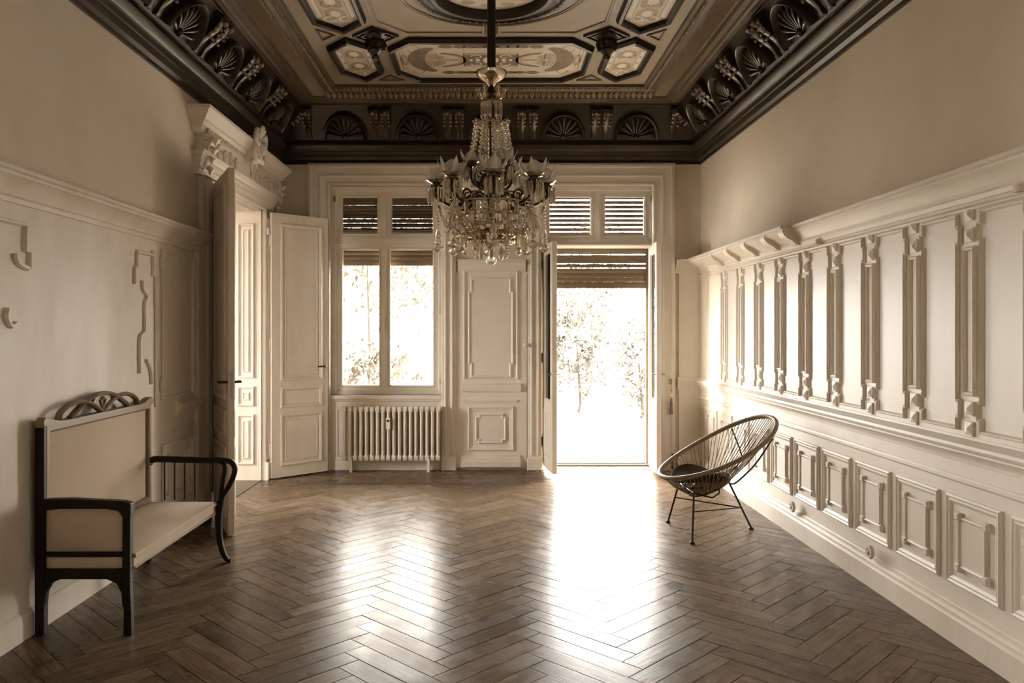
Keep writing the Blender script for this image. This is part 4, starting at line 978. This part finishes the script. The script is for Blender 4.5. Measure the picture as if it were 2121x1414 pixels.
def drop(c, L_, r, name='crystal_drop', kind='pear'):
    q = MB()
    if kind == 'pear': pr = [(.1, 0), (.25, -.12), (.35, -.3), (.75, -.62), (1., -.8), (.7, -.95), (.1, -1.)]
    elif kind == 'kite': pr = [(.1, 0), (.45, -.15), (.55, -.38), (.35, -.48), (1.0, -.66), (1.0, -.78), (.1, -1.)]
    else: pr = [(.5, 0), (1., -.1), (1., -.78), (.1, -1.)]
    q.lathe(c, [(a*r, b*L_) for a, b in pr], 6, sy=.75); return q.build(name, 'crystal', cd)
# top crown: curled arms with balls
for k in range(6):
    a = 2*PI*k/6+.0; z = hz(200)
    pts = [pol(.02, a, z), pol(.06, a, z-.012), pol(.085, a, z+.012), pol(.10, a, z+.05)]
    q = MB(); q.tube(smoothpath(pts, 4), .007, 6); q.build('crown_arm', 'gilt', cd, smooth=60)
    beads([pol(.062, a, z+.004), pol(.085, a, z+.026), pol(.10, a, z+.062)], .014, 'crown_beads')
for k in range(10):
    a = 2*PI*k/10+.2; drop(pol(.066, a, hz(212)), .125, .014, 'prism', 'prism')
q = MB(); q.lathe((HX, HY, 0), [(.02, hz(208)), (.07, hz(210)), (.075, hz(213)), (.02, hz(216))], 20); q.build('top_ring', 'gilt', cd, smooth=40)
# leafy collar
for k in range(12):
    a = 2*PI*k/12; z = hz(256); q = MB()
    q.tube([pol(.07, a, z-.01), pol(.11, a, z+.005), pol(.135, a, z+.022)], [.012, .018, .002], 6, sq=.3); q.build('collar_leaf', 'crystal', cd)
q = MB(); q.tube([pol(.115, 2*PI*k/24, hz(258)) for k in range(24)], .007, 6, closed=True); q.build('collar_ring', 'gilt', cd, smooth=60)
NCH = 12
for k in range(NCH):
    a = 2*PI*k/NCH+.1
    beads([pol(.112, a, hz(260)), pol(.125, a, hz(285)), pol(.145, a, hz(318)), pol(.175, a, hz(345)), pol(.215, a, hz(368))], .0150)
    beads([pol(.060, a, hz(252)), pol(.070, a, hz(300)), pol(.085, a, hz(345))], .0105)
# arms, cups and flower lights
def light(r, a, z, s, arm_from):
    base = Vector(pol(r, a, z))
    pts = smoothpath([pol(.03, a, arm_from), pol(r*.35, a, arm_from+.03), pol(r*.62, a, arm_from-.055), pol(r*.90, a, z-.10), pol(r*1.02, a, z-.055), pol(r, a, z-.01)], 6)
    q = MB(); q.tube(pts, [.011]*len(pts), 8); am = q.build('arm', 'bronze', cd, smooth=60)
    q = MB(); sp = [pol(r*.62+.05*math.cos(t)*(1-t/12), a, arm_from-.005+.05*math.sin(t)*(1-t/12)) for t in [j*.42 for j in range(20)]]
    q.tube(sp, .008, 6); q.build('arm_scroll', 'bronze', am, smooth=60)
    q = MB(); q.lathe(base, [(.012*s, -.02*s), (.030*s, -.012*s), (.044*s, .0), (.046*s, .010*s), (.028*s, .014*s), (.030*s, .028*s), (.02*s, .03*s)], 16); q.build('candle_cup', 'bronze', am, smooth=40)
    # glass saucer
    q = MB(); q.lathe(base, [(.03*s, .020*s), (.055*s, .026*s), (.080*s, .040*s), (.082*s, .044*s), (.055*s, .032*s), (.03*s, .026*s)], 16, flute=8, famt=.08); q.build('glass_saucer', 'crystal', am)
    fl = MB(); fl.lathe(base, [(.018*s, .03*s), (.034*s, .05*s), (.052*s, .082*s), (.044*s, .115*s), (.016*s, .136*s)], 14); fl.build('bulb', 'frost', am, smooth=60)
    for j in range(6):
        b = 2*PI*j/6+a; ca, sa = math.cos(b), math.sin(b); q = MB(); R = []
        for t, rr, hh, wd in ((0, .028, .028, .010), (.3, .052, .042, .019), (.6, .076, .070, .023), (.85, .096, .108, .013), (1, .108, .138, .001)):
            R.append([q.p(base.x+s*(ca*rr*(1+.0*e)-sa*wd*e), base.y+s*(sa*rr+ca*wd*e), base.z+s*(hh+.004*e*e)) for e in (-1, -.4, .4, 1)])
        q.rings(R, False); p_ = q.build('petal', 'frost', am, smooth=60)
        so = p_.modifiers.new('thickness', 'SOLIDIFY'); so.thickness = .002
    for j in range(9):
        b = 2*PI*j/9+.15; c = (base.x+.058*s*math.cos(b), base.y+.058*s*math.sin(b), base.z-.002)
        q = MB(); q.lathe(c, [(.006*s, 0), (.011*s, -.012*s), (.011*s, -.095*s), (.002*s, -.118*s)], 5); q.build('prism', 'crystal', am)
    return base
NA = 8; ends = []
for k in range(NA):
    a = 2*PI*k/NA+.04
    ends.append(light(.385, a, hz(388), 1.0, hz(412)))
for k in range(4):
    a = 2*PI*k/4+.6
    light(.17, a, hz(352), .8, hz(372))
# outer pendants and swags
for k in range(NA):
    a = 2*PI*k/NA+.04; r = .375
    beads([pol(r, a, hz(424)), pol(r, a, hz(470))], .0115)
    drop(pol(r, a, hz(468)), .090, .022, 'crystal_drop', 'pear'); drop(pol(r, a, hz(491)), .110, .042, 'kite_drop', 'kite')
    a2 = a+2*PI/NA
    sw = []
    for j in range(11):
        t = j/10; aa = lerp(a, a2, t); rr = .365-.03*math.sin(PI*t); sw.append(pol(rr, aa, hz(428)-.16*math.sin(PI*t)))
    beads(sw, .0105, 'bead_swag')
    sw = [pol(lerp(.365, .245, j/8), a, lerp(hz(430), hz(492), (j/8)**.75)) for j in range(9)]
    beads(sw, .0105, 'bead_swag')
for zz, rr, nn, LL in ((hz(424), .285, 20, .10), (hz(450), .24, 18, .10), (hz(404), .20, 14, .09), (hz(470), .17, 12, .08)):
    q = MB(); q.tube([pol(rr, 2*PI*k/32, zz) for k in range(32)], .006, 6, closed=True); q.build('prism_ring', 'gilt', cd, smooth=60)
    for k in range(nn):
        a = 2*PI*k/nn; drop(pol(rr, a, zz-.004), LL, .016, 'prism', 'prism' if k % 2 else 'pear')
# lower basket
for k in range(16):
    a = 2*PI*k/16
    beads([pol(.30, a, hz(440)), pol(.285, a, hz(468)), pol(.235, a, hz(488)), pol(.16, a, hz(500)), pol(.05, a, hz(506))], .0125, 'basket_chain', mat_='gilt' if k % 2 else 'crystal')
for rr, zz in ((.235, hz(490)), (.16, hz(501)), (.09, hz(505))):
    beads([pol(rr, 2*PI*k/40, zz) for k in range(41)], .0125, 'bead_ring', mat_='brass')
q = MB(); q.lathe((HX, HY, 0), [(.02, hz(506)), (.10, hz(502)), (.18, hz(492)), (.20, hz(484)), (.19, hz(484)), (.10, hz(496)), (.02, hz(500))], 24); q.build('basket_dish', 'gilt', cd, smooth=40)
for k in range(14):
    a = 2*PI*k/14+.2; drop(pol(.245, a, hz(492)), .110, .026, 'crystal_drop', 'pear' if k % 2 else 'prism')
for k in range(8):
    a = 2*PI*k/8; drop(pol(.10, a, hz(506)), .10, .024, 'crystal_drop', 'pear')
for k in range(18):
    a = 2*PI*k/18+.1; drop(pol(.315, a, hz(446)), .13, .020, 'crystal_drop', 'pear' if k % 2 else 'prism')
beads([(HX, HY, hz(506)), (HX, HY, hz(530))], .014)
q = MB(); q.ball((HX, HY, hz(538)), .037, 20, 14); q.build('crystal_ball', 'crystal', cd, smooth=80)

# ------------------------------------------------------------------ tassel hanging on the casing
tx, ty = PX(1390, 8.42), 8.42
ts = empty('key_tassel', (tx, ty, dz(855))); tag(ts, 'brown beaded key tassel hanging on the casing beside the garden door', 'tassel')
q = MB(); q.box(tx-.012, tx+.012, 8.425, 8.445, dz(795), dz(783), .003); q.tube([(tx, 8.43, dz(789)), (tx, 8.405, dz(789)), (tx, 8.402, dz(786))], .004, 6); q.build('hook_plate', 'metal', ts)
q = MB(); q.tube([(tx, 8.405, dz(789)), (tx, ty-.012, dz(830))], .003, 6); q.build('string', 'carved', ts)
for yy, r in ((807, .010), (817, .011), (826, .014)):
    q = MB(); q.ball((tx, ty-.012, dz(yy)), r, 10, 6); q.build('wooden_bead', 'rad' if yy == 817 else 'carved', ts, smooth=60)
q = MB(); q.lathe((tx, ty-.012, 0), [(.004, dz(828)), (.014, dz(832)), (.012, dz(837)), (.018, dz(854)), (.017, dz(856))], 12, flute=6, famt=.1); q.build('tassel_skirt', 'carved', ts, smooth=40)

# ------------------------------------------------------------------ glimpse of the next room
pm = empty('pier_cabinet', (-3.0, 8.33, 0)); tag(pm, 'white carved cabinet with dark mirror glimpsed through the double door', 'cabinet')
m = MB(); m.box(-3.25, -2.80, 8.22, 8.48, 0, 1.44, .01); m.build('body', 'paint', pm)
m = MB(); m.box(-3.22, -2.83, 8.40, 8.48, 1.46, 2.9); m.build('mirror', 'mirror', pm)
m = MB(); m.box(-3.27, -2.78, 8.18, 8.48, 1.42, 1.47, .01); m.build('top', 'paint', pm)
m = MB(); m.lathe((-2.93, 8.16, 0), [(.05, 0), (.055, .06), (.03, .1), (.04, .28), (.07, .42), (.045, .55), (.05, .62), (.035, .66), (.05, .76), (.03, .86), (.06, .95), (.04, 1.02), (.02, 1.06)], 14, flute=5, famt=.18); m.build('carved_figure', 'paint', pm, smooth=50)
m = MB(); m.ball((-2.94, 8.20, 1.28), .035, 8, 6, 1.8); m.build('rosette', 'paint', pm, smooth=60)

# ------------------------------------------------------------------ garden
m = MB(); m.box(-30, 30, YB+.35, 60, -.30, -.12)
struct(m.build('ground', 'terrace'), 'sunlit pale terrace and garden outside the open door')
m = MB(); m.box(-40, 40, -40, YF-.3, -.30, -.12); struct(m.build('ground', 'terrace'), 'pale ground behind the house'); 
m = MB(); m.box(-40, -5.72, YF-.3, YB+.35, -.30, -.12); struct(m.build('ground', 'terrace'), 'pale ground beside the house')
def shrub(name, x, y, z0, h, r, n, label, cat, trunk=.0, leaf=.10):
    o = empty(name, (x, y, -.12)); tag(o, label, cat, 'garden plants outside')
    q = MB()
    for k in range(n):
        th = random.uniform(0, 2*PI); ph = math.acos(random.uniform(-1, 1)); rr = random.uniform(.55, 1.)**.5
        cl = .8+.3*math.sin(3*th+ph*4)
        p = Vector((x+r*rr*cl*math.sin(ph)*math.cos(th), y+r*rr*cl*math.sin(ph)*math.sin(th), z0+h/2+h/2*rr*cl*math.cos(ph)))
        a = Vector((random.gauss(0, 1), random.gauss(0, 1), random.gauss(0, 1))).normalized(); b = a.orthogonal().normalized()
        l = leaf*random.uniform(.6, 1.3)
        i = [q.p(*(p-a*l)), q.p(*(p+b*l*.4)), q.p(*(p+a*l)), q.p(*(p-b*l*.4))]; q.f.append(tuple(i))
    tag(q.build('foliage', 'leaf', o, recalc=False), kind='stuff')
    q = MB(); q.tube([(x, y, -.12), (x+.05, y, z0*.5), (x-.03, y, z0+h*.5)], [.035, .03, .015], 8); q.build('trunk', 'bark', o, smooth=60)
shrub('garden_tree', -2.6, 17, 1.6, 4.2, 1.9, 1500, 'leafy tree outside seen through the left casement', 'tree')
shrub('garden_tree', -1.2, 23, 1.2, 5.0, 2.2, 1800, 'leafy tree outside seen through the casement beside the panelled door', 'tree')
shrub('garden_shrub', 1.75, 15.5, .1, 2.4, .85, 1600, 'rounded shrub outside at the hinge side of the open garden door', 'shrub', leaf=.07)
shrub('garden_tree', 3.1, 24, 1.0, 3.8, 1.8, 1700, 'leafy tree standing behind the shrub outside the garden door', 'tree')
shrub('garden_shrub', 2.78, 14.5, -.1, 2.0, .5, 1100, 'upright shrub outside beside the door leaf nearest the cord chair', 'shrub', leaf=.06)
shrub('garden_shrub', -2.0, 14.0, -.1, 1.5, .9, 900, 'low shrub outside below the casement window', 'shrub', leaf=.07)
